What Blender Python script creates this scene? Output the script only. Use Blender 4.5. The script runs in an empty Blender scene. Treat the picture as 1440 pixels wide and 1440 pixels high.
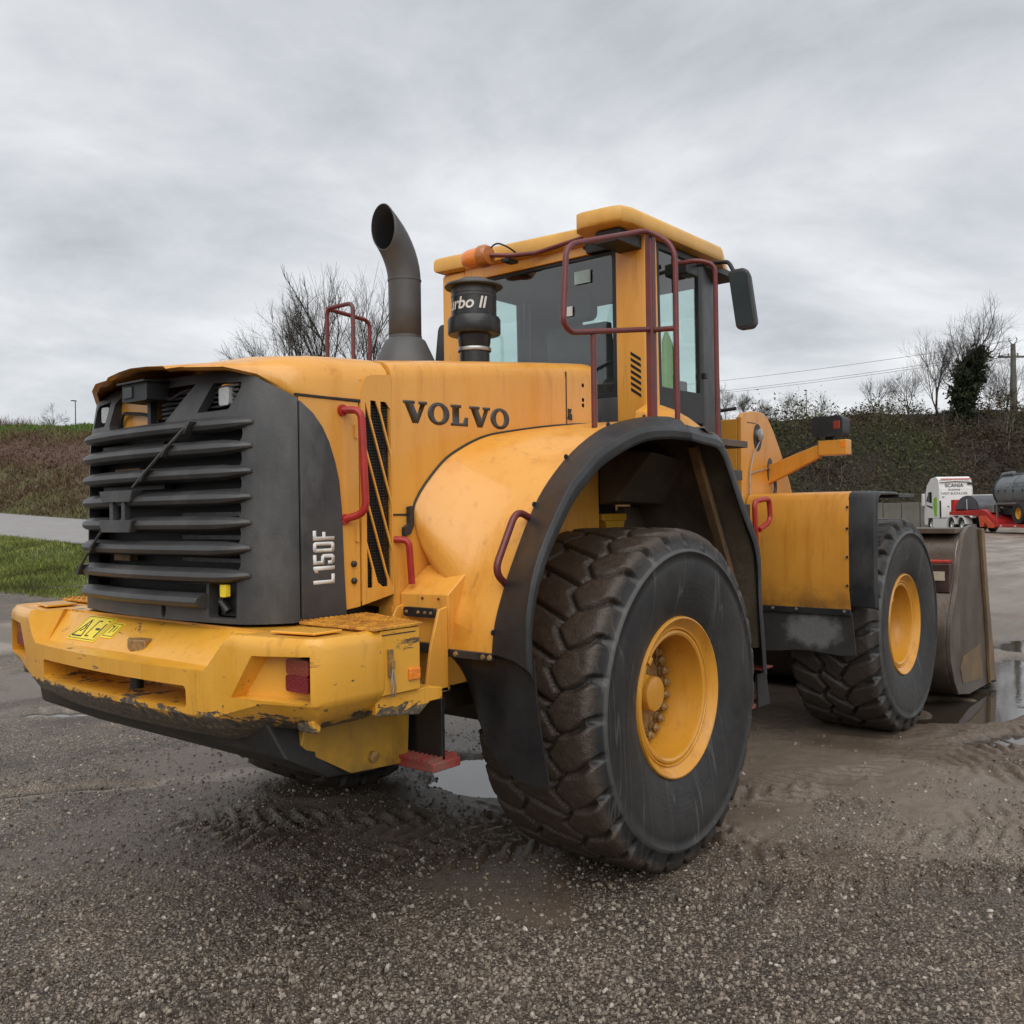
import bpy, bmesh, math, random
import numpy as np
from mathutils import Vector, Matrix, noise as mnoise
from mathutils.geometry import tessellate_polygon

S = bpy.context.scene
COL = S.collection
rad = math.radians
random.seed(7)

# ------------------------------------------------------------------ camera
CAM = np.array([-4.062, -3.719, 1.740]); YAW, PITCH, ROLL, FPX = rad(39.32), rad(0.077), rad(-0.812), 1319.8
_f = np.array([math.cos(YAW)*math.cos(PITCH), math.sin(YAW)*math.cos(PITCH), math.sin(PITCH)])
_r0 = np.array([math.sin(YAW), -math.cos(YAW), 0.0]); _u0 = np.cross(_r0, _f)
_r = _r0*math.cos(ROLL)+_u0*math.sin(ROLL); _u = -_r0*math.sin(ROLL)+_u0*math.cos(ROLL)
cam = bpy.data.cameras.new('camera'); camo = bpy.data.objects.new('camera', cam); COL.objects.link(camo)
M = Matrix.Identity(4)
for i in range(3):
    M[i][0], M[i][1], M[i][2], M[i][3] = _r[i], _u[i], -_f[i], CAM[i]
camo.matrix_world = M
cam.sensor_width = 36; cam.lens = 36*FPX/1440; cam.clip_end = 3000; cam.clip_start = 0.05
S.camera = camo
def bearing(px, depth):
    """ground point at that depth (metres along the view axis) in the direction of picture column px"""
    d = _f + _r*((px-720)/FPX); p = CAM + d*depth
    return float(p[0]), float(p[1])

# ------------------------------------------------------------------ world, sun, exposure
SUN_EL, SUN_AZ = rad(52), rad(222)
w = bpy.data.worlds.new('World'); S.world = w; w.use_nodes = True
wn, wl = w.node_tree.nodes, w.node_tree.links; wn.clear()
wo = wn.new('ShaderNodeOutputWorld'); bg = wn.new('ShaderNodeBackground'); bg.inputs[1].default_value = 1.0
sky = wn.new('ShaderNodeTexSky'); sky.sky_type = 'NISHITA'; sky.sun_disc = False
sky.sun_elevation = SUN_EL; sky.sun_rotation = rad(90)-SUN_AZ
skm = wn.new('ShaderNodeVectorMath'); skm.operation = 'SCALE'; skm.inputs['Scale'].default_value = 0.07
wl.new(sky.outputs[0], skm.inputs[0])
tc = wn.new('ShaderNodeTexCoord'); sx = wn.new('ShaderNodeSeparateXYZ'); wl.new(tc.outputs['Generated'], sx.inputs[0])
def wmath(op, a, b=None):
    n = wn.new('ShaderNodeMath'); n.operation = op
    for i, v in enumerate((a, b)):
        if v is None: continue
        if isinstance(v, (int, float)): n.inputs[i].default_value = v
        else: wl.new(v, n.inputs[i])
    return n.outputs[0]
zc = wmath('ADD', wmath('MAXIMUM', sx.outputs[2], 0.0), 0.19)
cv = wn.new('ShaderNodeCombineXYZ')
wl.new(wmath('DIVIDE', sx.outputs[0], zc), cv.inputs[0]); wl.new(wmath('DIVIDE', sx.outputs[1], zc), cv.inputs[1])
def wnoise(scale, det, rough, dist=0.0, off=(0, 0, 0)):
    mp = wn.new('ShaderNodeMapping'); mp.inputs['Location'].default_value = off; wl.new(cv.outputs[0], mp.inputs[0])
    n = wn.new('ShaderNodeTexNoise'); n.inputs['Scale'].default_value = scale; n.inputs['Detail'].default_value = det
    n.inputs['Roughness'].default_value = rough; n.inputs['Distortion'].default_value = dist
    wl.new(mp.outputs[0], n.inputs['Vector']); return n.outputs[0]
def wramp(fac, pts):
    r = wn.new('ShaderNodeValToRGB'); wl.new(fac, r.inputs[0]); e = r.color_ramp.elements
    while len(e) < len(pts): e.new(0.5)
    for k, (p, c) in zip(e, pts): k.position = p; k.color = (*c, 1)
    return r.outputs[0]
big = wnoise(1.0, 8, 0.56, 0.3, (3.1, 1.7, 0)); fine = wnoise(3.2, 9, 0.6, 0.5, (0.4, 9.2, 0))
mixv = wmath('ADD', wmath('MULTIPLY', big, 0.80), wmath('MULTIPLY', fine, 0.20))
mixv = wmath('ADD', mixv, wmath('MULTIPLY', wmath('SUBTRACT', 0.28, sx.outputs[2]), 0.10))
cl = wramp(mixv, [(0.34, (0.295, 0.31, 0.332)), (0.44, (0.38, 0.393, 0.412)), (0.53, (0.460, 0.470, 0.483)), (0.66, (0.585, 0.59, 0.597))])
mixc = wn.new('ShaderNodeMix'); mixc.data_type = 'RGBA'; mixc.inputs[0].default_value = 0.93
wl.new(skm.outputs[0], mixc.inputs[6]); wl.new(cl, mixc.inputs[7])
wl.new(mixc.outputs[2], bg.inputs[0]); wl.new(bg.outputs[0], wo.inputs[0])
sun = bpy.data.lights.new('sun', 'SUN'); sun.energy = 1.5; sun.angle = rad(75); sun.color = (1.0, 0.97, 0.93)
suno = bpy.data.objects.new('sun', sun); COL.objects.link(suno)
sd = Vector((math.cos(SUN_EL)*math.cos(SUN_AZ), math.cos(SUN_EL)*math.sin(SUN_AZ), math.sin(SUN_EL)))
suno.rotation_euler = sd.to_track_quat('Z', 'Y').to_euler()
S.view_settings.view_transform = 'Standard'; S.view_settings.look = 'None'
S.view_settings.exposure = 0.78; S.view_settings.gamma = 1.0; S.view_settings.use_curve_mapping = False
S.cycles.use_denoising = True; S.cycles.max_bounces = 8; S.cycles.transparent_max_bounces = 16
S.cycles.use_adaptive_sampling = True; S.cycles.adaptive_threshold = 0.015; S.cycles.caustics_refractive = False; S.cycles.caustics_reflective = False

# ------------------------------------------------------------------ material helpers
class NT:
    def __init__(s, name):
        s.m = bpy.data.materials.new(name); s.m.use_nodes = True
        s.n, s.l = s.m.node_tree.nodes, s.m.node_tree.links; s.n.clear()
        s.out = s.n.new('ShaderNodeOutputMaterial'); s.b = s.n.new('ShaderNodeBsdfPrincipled'); s.l.new(s.b.outputs[0], s.out.inputs[0])
        s.tc = s.n.new('ShaderNodeTexCoord'); s.co = s.tc.outputs['Object']
    def put(s, sock, v):
        if isinstance(v, bpy.types.NodeSocket): s.l.new(v, sock)
        elif isinstance(v, tuple) and len(v) == 3 and sock.type == 'RGBA': sock.default_value = (*v, 1)
        else: sock.default_value = v
    def map(s, scale=(1, 1, 1), loc=(0, 0, 0), vec=None):
        mp = s.n.new('ShaderNodeMapping'); mp.inputs['Scale'].default_value = scale; mp.inputs['Location'].default_value = loc
        s.l.new(vec or s.co, mp.inputs[0]); return mp.outputs[0]
    def noise(s, scale, det=4, rough=0.55, vec=None, dist=0.0):
        n = s.n.new('ShaderNodeTexNoise'); n.inputs['Scale'].default_value = scale; n.inputs['Detail'].default_value = det
        n.inputs['Roughness'].default_value = rough; n.inputs['Distortion'].default_value = dist
        s.l.new(vec or s.co, n.inputs['Vector']); return n.outputs[0]
    def vor(s, scale, vec=None, feat='F1', out='Distance'):
        n = s.n.new('ShaderNodeTexVoronoi'); n.feature = feat; n.inputs['Scale'].default_value = scale
        s.l.new(vec or s.co, n.inputs['Vector']); return n.outputs[out]
    def math(s, op, a, b=None, c=None, clamp=False):
        n = s.n.new('ShaderNodeMath'); n.operation = op; n.use_clamp = clamp
        for i, v in enumerate((a, b, c)):
            if v is not None: s.put(n.inputs[i], v)
        return n.outputs[0]
    def ramp(s, fac, *pts):
        r = s.n.new('ShaderNodeValToRGB'); s.l.new(fac, r.inputs[0]); e = r.color_ramp.elements
        while len(e) < len(pts): e.new(0.5)
        for k, (p, c) in zip(e, pts):
            k.position = p; k.color = (c, c, c, 1) if isinstance(c, (int, float)) else (*c, 1)
        return r.outputs[0]
    def mix(s, fac, a, b, blend='MIX'):
        n = s.n.new('ShaderNodeMix'); n.data_type = 'RGBA'; n.blend_type = blend
        s.put(n.inputs[0], fac); s.put(n.inputs[6], a); s.put(n.inputs[7], b); return n.outputs[2]
    def sep(s, vec=None):
        n = s.n.new('ShaderNodeSeparateXYZ'); s.l.new(vec or s.co, n.inputs[0]); return n.outputs
    def bump(s, h, dist=0.01, strength=1.0):
        n = s.n.new('ShaderNodeBump'); n.inputs['Distance'].default_value = dist; n.inputs['Strength'].default_value = strength
        s.l.new(h, n.inputs['Height']); s.l.new(n.outputs[0], s.b.inputs['Normal']); return n.outputs[0]
    def set(s, **k):
        for a, v in k.items(): s.put(s.b.inputs[a.replace('_', ' ')], v)
        return s
    def attr(s, name):
        n = s.n.new('ShaderNodeAttribute'); n.attribute_name = name; return n

def simple(name, col, rough=0.6, metal=0.0, var=0.25, vscale=9.0, bump=0.0, dirt=None, dirt_amt=0.5, spec=0.5):
    t = NT(name); nz = t.noise(vscale, 6, 0.6)
    c = t.mix(t.ramp(nz, (0.3, 0.0), (0.7, 1.0)), tuple(x*(1-var) for x in col), tuple(min(1, x*(1+var)) for x in col))
    if dirt:
        dm = t.ramp(t.noise(vscale*0.5, 8, 0.68, t.map((1, 1, 0.45))), (0.62-0.35*dirt_amt, 0.0), (0.80-0.2*dirt_amt, 1.0))
        c = t.mix(t.math('MULTIPLY', dm, 0.85), c, dirt)
    t.set(Base_Color=c, Roughness=t.math('MULTIPLY_ADD', nz, 0.3, rough-0.15), Metallic=metal); t.b.inputs['Specular IOR Level'].default_value = spec
    if bump: t.bump(t.noise(vscale*14, 3, 0.6), bump)
    return t.m

def yellow(name, base, streak, chip=0.0, zchip=None, dirtz=None):
    """machine paint: flat coat with wash streaks, small chips and, low down, scraped edges"""
    t = NT(name)
    st = t.ramp(t.noise(5.0, 6, 0.62, t.map((1.6, 1.6, 0.28))), (0.50, 0.0), (0.72, 1.0))
    cl = t.ramp(t.noise(2.2, 5, 0.6), (0.38, 0.0), (0.66, 1.0))
    c = t.mix(t.math('MULTIPLY', cl, 0.35), base, tuple(min(1, x*1.06+0.015) for x in base))
    c = t.mix(t.math('MULTIPLY', st, 0.85), c, streak)
    gr = t.ramp(t.noise(38.0, 6, 0.75), (0.66, 0.0), (0.75, 1.0))
    c = t.mix(t.math('MULTIPLY', gr, 0.35), c, (0.16, 0.09, 0.03))
    dr = t.ramp(t.noise(11.0, 7, 0.7, t.map((2.2, 2.2, 0.16))), (0.56, 0.0), (0.70, 1.0)); c = t.mix(t.math('MULTIPLY', dr, 0.42), c, (0.26, 0.125, 0.03))
    pt = t.ramp(t.noise(1.1, 3, 0.5, t.map((1, 1, .6), (3, 1, 2))), (0.50, 0.0), (0.68, 1.0)); c = t.mix(t.math('MULTIPLY', pt, 0.30), c, streak)
    rough = t.math('MULTIPLY_ADD', t.noise(7.0, 5, 0.6), 0.34, 0.20)
    ch = t.ramp(t.noise(19.0, 8, 0.68, dist=0.4), (0.735-chip, 0.0), (0.75-chip, 1.0))
    chc = t.ramp(t.noise(46.0, 5, 0.6), (0.35, (0.035, 0.03, 0.028)), (0.55, (0.10, 0.075, 0.05)), (0.72, (0.30, 0.22, 0.11)))
    if chip > .04:
        sl = t.ramp(t.noise(2.4, 8, 0.72, t.map((1.2, 1.2, 9.0), (0, 0, .3)), 0.3), (0.60, 0.0), (0.615, 1.0)); ar = t.ramp(t.noise(2.6, 5, .6), (.50, 0.0), (.56, 1.0)); ch = t.math('MAXIMUM', ch, t.math('MULTIPLY', sl, ar))
    if zchip:
        z = t.sep()[2]; z0, z1 = zchip
        up = t.math('MULTIPLY', t.math('SUBTRACT', z1, z), 1.0/(z1-z0), clamp=True)
        nn = t.math('ADD', t.math('MULTIPLY', t.noise(9.0, 9, 0.7, t.map((1, 1, 2.2)), 0.5), 0.9), t.math('MULTIPLY', up, 0.62))
        low = t.ramp(nn, (0.72, 0.0), (0.745, 1.0))
        ch = t.math('MAXIMUM', ch, low)
    c = t.mix(ch, c, chc)
    if dirtz:
        z = t.sep()[2]; d0, d1 = dirtz
        g = t.math('MULTIPLY', t.math('SUBTRACT', d1, z), 1.0/(d1-d0), clamp=True)
        g = t.math('MULTIPLY', g, t.ramp(t.noise(6.0, 8, 0.7), (0.35, 0.0), (0.6, 1.0)))
        c = t.mix(g, c, (0.045, 0.035, 0.026))
    t.set(Base_Color=c, Roughness=t.mix(ch, rough, (0.7, 0.7, 0.7))); t.b.inputs['Coat Weight'].default_value = 0.28; t.b.inputs['Coat Roughness'].default_value = 0.09
    t.bump(t.math('SUBTRACT', t.noise(60.0, 3, 0.5), t.math('MULTIPLY', ch, 1.6)), 0.0008)
    return t.m

YEL = (0.69, 0.322, 0.050); YST = (0.60, 0.23, 0.014); YCW = (0.70, 0.345, 0.036); YCS = (0.63, 0.285, 0.012)
m_yel = yellow('machine_yellow_paint', YEL, YST)
m_cw = yellow('counterweight_yellow_paint', YCW, YCS, 0.075, (0.925, 1.10))
m_belly = yellow('belly_yellow_paint', (0.52, 0.28, 0.025), (0.4, 0.2, 0.016), 0.03, (0.55, 0.84), (0.6, 0.98))
m_rim = yellow('rim_yellow_paint', (0.60, 0.275, 0.026), (0.42, 0.165, 0.012), 0.03)
m_front = yellow('front_fender_yellow_paint', (0.63, 0.28, 0.038), (0.48, 0.185, 0.018), 0.01, None, (0.9, 1.25))
m_grey = simple('dark_grey_grille_plastic', (0.042, 0.042, 0.0425), 0.46, 0, 0.3, 5, 0.0008, (0.10, 0.095, 0.09), 0.25)
m_gpan = simple('weathered_dark_side_panel', (0.043, 0.043, 0.044), 0.46, 0, 0.35, 5, 0.0008, (0.13, 0.13, 0.13), 0.3)
m_rub = simple('black_rubber', (0.017, 0.0175, 0.0185), 0.48, 0, 0.3, 8, 0.001, (0.055, 0.053, 0.05), 0.4)
m_rub2 = simple('mudflap_rubber', (0.014, 0.014, 0.015), 0.32, 0, 0.3, 6, 0.001, (0.03, 0.027, 0.022), 0.2)
m_blk = simple('black_steel', (0.015, 0.015, 0.016), 0.5, 0, 0.3, 8)
m_int = simple('cab_interior', (0.060, 0.060, 0.062), 0.7, 0, 0.3, 8)
m_mud = simple('mud_coated_steel', (0.095, 0.070, 0.048), 0.7, 0, 0.4, 5, 0.004, (0.09, 0.065, 0.04), 0.3)
m_red = simple('rail_dark_red_paint', (0.135, 0.023, 0.023), 0.42, 0, 0.25, 12, 0.0006, (0.09, 0.045, 0.035), 0.4)
m_red2 = simple('handle_bright_red_paint', (0.36, 0.022, 0.018), 0.38, 0, 0.2, 12, 0.0006, (0.2, 0.05, 0.03), 0.2)
m_step = simple('step_red_paint', (0.30, 0.03, 0.025), 0.55, 0, 0.3, 14, 0.001, (0.15, 0.11, 0.08), 0.7)
m_exh = simple('exhaust_grey', (0.062, 0.061, 0.061), 0.5, 0.0, 0.2, 7, 0.0004)
m_soot_hollow = simple('soot_and_hollow_black', (0.006, 0.006, 0.006), 0.9)  # soot in the exhaust; on the vents, flat black for hollow shade
m_white = simple('white_decal', (0.62, 0.61, 0.58), 0.5, 0, 0.08, 40, 0, (0.3, 0.29, 0.27), 0.15)
m_logo = simple('anthracite_decal', (0.045, 0.043, 0.042), 0.45, 0, 0.15, 30)
m_stick = simple('yellow_sticker', (0.80, 0.62, 0.03), 0.4, 0, 0.08, 20)
m_chrome = simple('bare_steel', (0.42, 0.41, 0.39), 0.35, 0.9, 0.2, 20)
m_bolt = simple('rusty_bolt', (0.34, 0.20, 0.07), 0.5, 0.3, 0.35, 60, 0.001, (0.12, 0.08, 0.05), 0.5)
m_rust = simple('rusty_tread_plate', (0.60, 0.29, 0.035), 0.6, 0.1, 0.35, 26, 0.002, (0.28, 0.10, 0.02), 0.5)
m_bucket = simple('bucket_worn_steel', (0.135, 0.108, 0.088), 0.40, 0.3, 0.5, 3.2, 0.003, (0.055, 0.036, 0.024), 0.8)
m_bkred = simple('bucket_old_paint', (0.05, 0.028, 0.024), 0.38, 0.1, 0.5, 5, 0.002, (0.035, 0.03, 0.026), 0.5)
m_bkor = simple('bucket_side_rust_paint', (0.24, 0.145, 0.055), 0.5, 0.2, 0.4, 6, 0.002, (0.11, 0.085, 0.06), 0.85)
m_rad = simple('radiator_fins', (0.032, 0.032, 0.032), 0.55, 0.4, 0.4, 12); m_core = simple('cooler_core_grey', (0.11, 0.11, 0.11), 0.5, 0.3, 0.4, 25)
m_green = simple('lime_green_cloth', (0.30, 0.62, 0.08), 0.8, 0, 0.15, 12)
m_mirror = simple('mirror_glass', (0.045, 0.05, 0.048), 0.06, 0.9, 0.05, 4)
def lens(name, col, rough=0.18):
    t = NT(name); st = t.vor(1.0, t.map((90, 90, 90)))
    t.set(Base_Color=col, Roughness=rough); t.b.inputs['Coat Weight'].default_value = 0.5; t.b.inputs['Subsurface Weight'].default_value = 0.0
    t.bump(st, 0.0015); return t.m
m_orange = lens('amber_lens', (0.80, 0.22, 0.02)); m_redlens = lens('red_lens', (0.17, 0.008, 0.012)); m_amb2 = lens('dirty_amber_lens', (0.24, 0.038, 0.018))
m_amb3 = lens('faded_amber_plastic', (0.42, 0.13, 0.025), 0.4); m_clear = lens('lamp_glass', (0.40, 0.41, 0.40), 0.08)
def glass(name, tint, refl=0.06):
    t = NT(name); t.n.remove(t.b)
    tr = t.n.new('ShaderNodeBsdfTransparent'); tr.inputs[0].default_value = (*tint, 1)
    gl = t.n.new('ShaderNodeBsdfGlossy'); gl.inputs['Roughness'].default_value = 0.02
    lw = t.n.new('ShaderNodeFresnel'); lw.inputs[0].default_value = 1.5
    ge = t.n.new('ShaderNodeNewGeometry'); mx = t.n.new('ShaderNodeMixShader'); t.l.new(t.math('MULTIPLY', t.math('ADD', lw.outputs[0], refl-0.04), t.math('SUBTRACT', 1.0, ge.outputs['Backfacing'])), mx.inputs[0]); t.l.new(tr.outputs[0], mx.inputs[1]); t.l.new(gl.outputs[0], mx.inputs[2])
    t.l.new(mx.outputs[0], t.out.inputs[0]); return t.m
m_glass = glass('tinted_cab_glass', (0.86, 0.94, 0.925), 0.13)

# tyre: black sidewall, brown dried mud where it runs on the ground; wheel centre is the local origin
def tyre_mat(name, muddy):
    t = NT(name); x, y, z = t.sep()
    r = t.math('SQRT', t.math('ADD', t.math('MULTIPLY', x, x), t.math('MULTIPLY', z, z)))
    nz = t.noise(7.0, 8, 0.68); n2 = t.noise(30.0, 6, 0.65)
    mk = t.ramp(t.math('ADD', t.math('MULTIPLY', t.math('SUBTRACT', r, 0.762), 6.5), t.math('ADD', nz, -0.1)), (0.36, 0.0), (0.66, 1.0))
    mudc = t.mix(n2, (0.026, 0.018, 0.013), (0.085, 0.060, 0.042))
    side = t.mix(t.ramp(nz, (0.35, 0.0), (0.7, 1.0)), (0.008, 0.008, 0.0085), (0.020, 0.020, 0.021))
    rings = t.math('MULTIPLY', t.ramp(t.noise(1.0, 2, 0.5, None), (0.4, 0.0), (0.7, 1.0)), 0.4)
    dust = t.ramp(t.noise(2.6, 7, 0.7), (0.42, 0.0), (0.68, 1.0)); side = t.mix(t.math('MULTIPLY', dust, 0.45), side, (0.060, 0.056, 0.051)); rl_ = t.ramp(t.math('ABSOLUTE', t.math('SUBTRACT', r, .7195)), (.004, 1.0), (.009, 0.0)); side = t.mix(t.math('MULTIPLY', rl_, .5), side, (0.11, 0.105, 0.10))
    ln_ = t.ramp(t.math('ABSOLUTE', t.math('SUBTRACT', t.noise(1.0, 2, 0.5, t.map((6.5, 1, .55))), .5)), (.0025, 1.0), (.006, 0.0)); side = t.mix(t.math('MULTIPLY', ln_, .5), side, (0.11, 0.105, 0.10))
    scr = t.ramp(t.noise(14.0, 7, 0.7, t.map((3.5, 3.5, 0.5))), (0.66, 0.0), (0.70, 1.0))
    side = t.mix(t.math('MULTIPLY', scr, 0.5), side, (0.10, 0.10, 0.10))
    t.set(Base_Color=t.mix(t.math('MULTIPLY', mk, muddy), side, mudc), Roughness=t.mix(mk, t.math('MULTIPLY_ADD', n2, 0.3, 0.34), t.math('MULTIPLY_ADD', n2, 0.4, 0.28)))
    rg = t.math('MULTIPLY', t.math('SINE', t.math('MULTIPLY', r, 260.0)), t.ramp(r, (.42, 0.0), (.45, .035), (.56, .035), (.58, 0.0)))
    t.bump(t.math('ADD', rg, t.math('MULTIPLY', t.math('ADD', n2, t.noise(110.0, 4, 0.6)), t.math('MULTIPLY_ADD', mk, 1.0, .12))), 0.0035); return t.m
m_tyreR = tyre_mat('muddy_tyre_rubber', 0.95); m_tyreF = tyre_mat('worn_tyre_rubber', 0.42)

# ------------------------------------------------------------------ mesh helpers
class MB:
    def __init__(s): s.v = []; s.f = []
    def add(s, vs, fs):
        o = len(s.v); s.v += [tuple(map(float, p)) for p in vs]; s.f += [tuple(i+o for i in f) for f in fs]; return s
    def box(s, x0, x1, y0, y1, z0, z1):
        return s.add([(x0, y0, z0), (x1, y0, z0), (x1, y1, z0), (x0, y1, z0), (x0, y0, z1), (x1, y0, z1), (x1, y1, z1), (x0, y1, z1)],
                     [(0, 3, 2, 1), (4, 5, 6, 7), (0, 1, 5, 4), (1, 2, 6, 5), (2, 3, 7, 6), (3, 0, 4, 7)])
    def prism(s, poly, ax, a, b):
        """poly in the two axes other than ax (in x,y,z order), extruded along ax from a to b"""
        n = len(poly)
        def pt(p, h): return {'x': (h, p[0], p[1]), 'y': (p[0], h, p[1]), 'z': (p[0], p[1], h)}[ax]
        vs = [pt(p, a) for p in poly]+[pt(p, b) for p in poly]
        tri = tessellate_polygon([[Vector((p[0], p[1], 0)) for p in poly]])
        fs = [tuple(t) for t in tri]+[tuple(i+n for i in reversed(t)) for t in tri]
        return s.add(vs, fs+[(i, (i+1) % n, (i+1) % n+n, i+n) for i in range(n)])
    def grid(s, rows, cu=False, cv=False, capu=False):
        nu, nv = len(rows), len(rows[0]); vs = [p for r in rows for p in r]; fs = []
        for i in range(nu if cu else nu-1):
            for j in range(nv if cv else nv-1):
                i2, j2 = (i+1) % nu, (j+1) % nv; fs.append((i*nv+j, i2*nv+j, i2*nv+j2, i*nv+j2))
        if capu: fs += [tuple(range(nv)), tuple((nu-1)*nv+j for j in reversed(range(nv)))]
        return s.add(vs, fs)
    def slab(s, A, B):
        """closed shell between two equal grids of points"""
        nu, nv = len(A), len(A[0]); o = nu*nv; vs = [p for r in A for p in r]+[p for r in B for p in r]; fs = []
        for i in range(nu-1):
            for j in range(nv-1):
                q = (i*nv+j, (i+1)*nv+j, (i+1)*nv+j+1, i*nv+j+1); fs += [q, tuple(k+o for k in reversed(q))]
        bd = [(i, 0) for i in range(nu)]+[(nu-1, j) for j in range(1, nv)]+[(i, nv-1) for i in range(nu-2, -1, -1)]+[(0, j) for j in range(nv-2, 0, -1)]
        b = [i*nv+j for i, j in bd]
        fs += [(b[k], b[(k+1) % len(b)], b[(k+1) % len(b)]+o, b[k]+o) for k in range(len(b))]
        return s.add(vs, fs)
    def tube(s, path, r, n=10, closed=False):
        P = [Vector(p) for p in path]; rows = []; up = None
        for i, p in enumerate(P):
            t = ((P[min(i+1, len(P)-1)]-P[max(i-1, 0)]).normalized())
            if up is None: up = Vector((0, 0, 1)) if abs(t.z) < 0.9 else Vector((1, 0, 0))
            a = t.cross(up).normalized(); up = a.cross(t).normalized(); rr = r[i] if isinstance(r, (list, tuple)) else r
            rows.append([p+(a*math.cos(2*math.pi*k/n)+up*math.sin(2*math.pi*k/n))*rr for k in range(n)])
        return s.grid(rows, cv=True, capu=True)
    def lathe(s, prof, ax, c, n=32, closed=False):
        """prof: (radius, height along ax)"""
        rows = []
        for rr, h in prof:
            row = []
            for k in range(n):
                a = 2*math.pi*k/n; u, v = rr*math.cos(a), rr*math.sin(a)
                row.append({'x': (c[0]+h, c[1]+u, c[2]+v), 'y': (c[0]+u, c[1]+h, c[2]+v), 'z': (c[0]+u, c[1]+v, c[2]+h)}[ax])
            rows.append(row)
        return s.grid(rows, cv=True, cu=closed, capu=not closed)
    def mirror(s):
        o = MB(); o.v = [(x, -y, z) for x, y, z in s.v]; o.f = [tuple(reversed(f)) for f in s.f]; return o
    def obj(s, name, mat, parent=None, bevel=0.0, sharp=32, seg=2, cuts=None, label=None, kind=None):
        me = bpy.data.meshes.new(name); me.from_pydata(s.v, [], s.f)
        bm = bmesh.new(); bm.from_mesh(me); bmesh.ops.remove_doubles(bm, verts=bm.verts, dist=1e-5); bmesh.ops.recalc_face_normals(bm, faces=bm.faces)
        if cuts or name == 'cutter': bmesh.ops.triangulate(bm, faces=bm.faces)
        bm.to_mesh(me); bm.free()
        o = bpy.data.objects.new(name, me); COL.objects.link(o)
        if cuts:
            tmp = []
            for k in cuts:
                c = k.obj('cutter', None); tmp.append(c)
                m = o.modifiers.new('b', 'BOOLEAN'); m.operation = 'DIFFERENCE'; m.solver = 'EXACT'; m.use_self = True; m.object = c
            dg = bpy.context.evaluated_depsgraph_get(); new = bpy.data.meshes.new_from_object(o.evaluated_get(dg))
            o.modifiers.clear(); o.data = new; new.name = name
            for c in tmp: bpy.data.objects.remove(c)
            me = new
        me.materials.clear()
        if mat: me.materials.append(mat)
        if len(me.polygons):
            me.polygons.foreach_set('use_smooth', [True]*len(me.polygons))
            if sharp is not None: me.set_sharp_from_angle(angle=rad(sharp))
        if bevel:
            m = o.modifiers.new('bevel', 'BEVEL'); m.width = bevel; m.segments = seg; m.limit_method = 'ANGLE'; m.angle_limit = rad(30); m.harden_normals = True
        if parent: o.parent = parent
        if label: o['label'] = label
        if kind: o['kind'] = kind
        return o
def fillet(pts, r, n=5):
    P = [Vector(p) for p in pts]; out = [P[0]]
    for a, b, c in zip(P, P[1:], P[2:]):
        d1, d2 = (a-b), (c-b); k = min(r, d1.length*0.48, d2.length*0.48); p, q = b+d1.normalized()*k, b+d2.normalized()*k
        for i in range(n+1):
            t = i/n; out.append(p*(1-t)**2+b*2*t*(1-t)+q*t*t)
    return out+[P[-1]]
def thing(name, label, cat, loc=(0, 0, 0), rz=0.0, group=None):
    o = bpy.data.objects.new(name, None); COL.objects.link(o); o.location = loc; o.rotation_euler = (0, 0, rz); o.empty_display_size = 0.2
    return tag(o, label, cat, group)
def tag(o, label, cat, group=None):
    o['label'] = label; o['category'] = cat
    if group: o['group'] = group
    return o
def sub(name, parent, loc=(0, 0, 0)):
    o = bpy.data.objects.new(name, None); COL.objects.link(o); o.parent = parent; o.location = loc; o.empty_display_size = 0.1; return o
def kids(o): return [c for c in COL.objects if c.parent == o]
def copy_tree(o, parent=None):
    c = o.copy(); COL.objects.link(c); c.parent = parent
    for k in kids(o): copy_tree(k, c)
    return c
def both(name, mb, mat, parent, **k):
    """a part and its mirror on the machine's other side"""
    return mb.obj(name, mat, parent, **k), mb.mirror().obj(name, mat, parent, **k)
def arr_mesh(name, V, F, mat, parent=None, smooth=False):
    me = bpy.data.meshes.new(name); V = np.asarray(V, np.float32); F = np.asarray(F, np.int32); k = F.shape[1]
    me.vertices.add(len(V)); me.vertices.foreach_set('co', V.ravel()); me.loops.add(F.size); me.loops.foreach_set('vertex_index', F.ravel())
    me.polygons.add(len(F)); me.polygons.foreach_set('loop_start', np.arange(0, F.size, k, dtype=np.int32)); me.update(calc_edges=True); me.validate()
    if smooth: me.polygons.foreach_set('use_smooth', np.ones(len(F), bool))
    me.materials.append(mat); o = bpy.data.objects.new(name, me); COL.objects.link(o)
    if parent: o.parent = parent
    return o
# numpy value noise
def vn(x, y, seed=0):
    xi, yi = np.floor(x).astype(np.int64), np.floor(y).astype(np.int64); xf, yf = x-xi, y-yi
    def h(a, b):
        n = (a*374761393+b*668265263+seed*982451653) & 0x7fffffff; n = ((n ^ (n >> 13))*1274126177) & 0x7fffffff; return ((n ^ (n >> 16)) & 0xffff)/65535.0
    u, v = xf*xf*(3-2*xf), yf*yf*(3-2*yf)
    return (h(xi, yi)*(1-u)+h(xi+1, yi)*u)*(1-v)+(h(xi, yi+1)*(1-u)+h(xi+1, yi+1)*u)*v
def fbm(x, y, oct=4, seed=0):
    s, a, t = 0, 1.0, 0
    for i in range(oct): s = s+a*vn(x*2**i, y*2**i, seed+i); t += a; a *= 0.5
    return s/t
def sm(a, b, x):
    t = np.clip((x-a)/(b-a), 0, 1); return t*t*(3-2*t)

# ================================================================== THE WHEEL LOADER
L = thing('wheel_loader', 'yellow wheel loader parked on the wet gravel yard with its bucket lowered', 'wheel loader')

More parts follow.
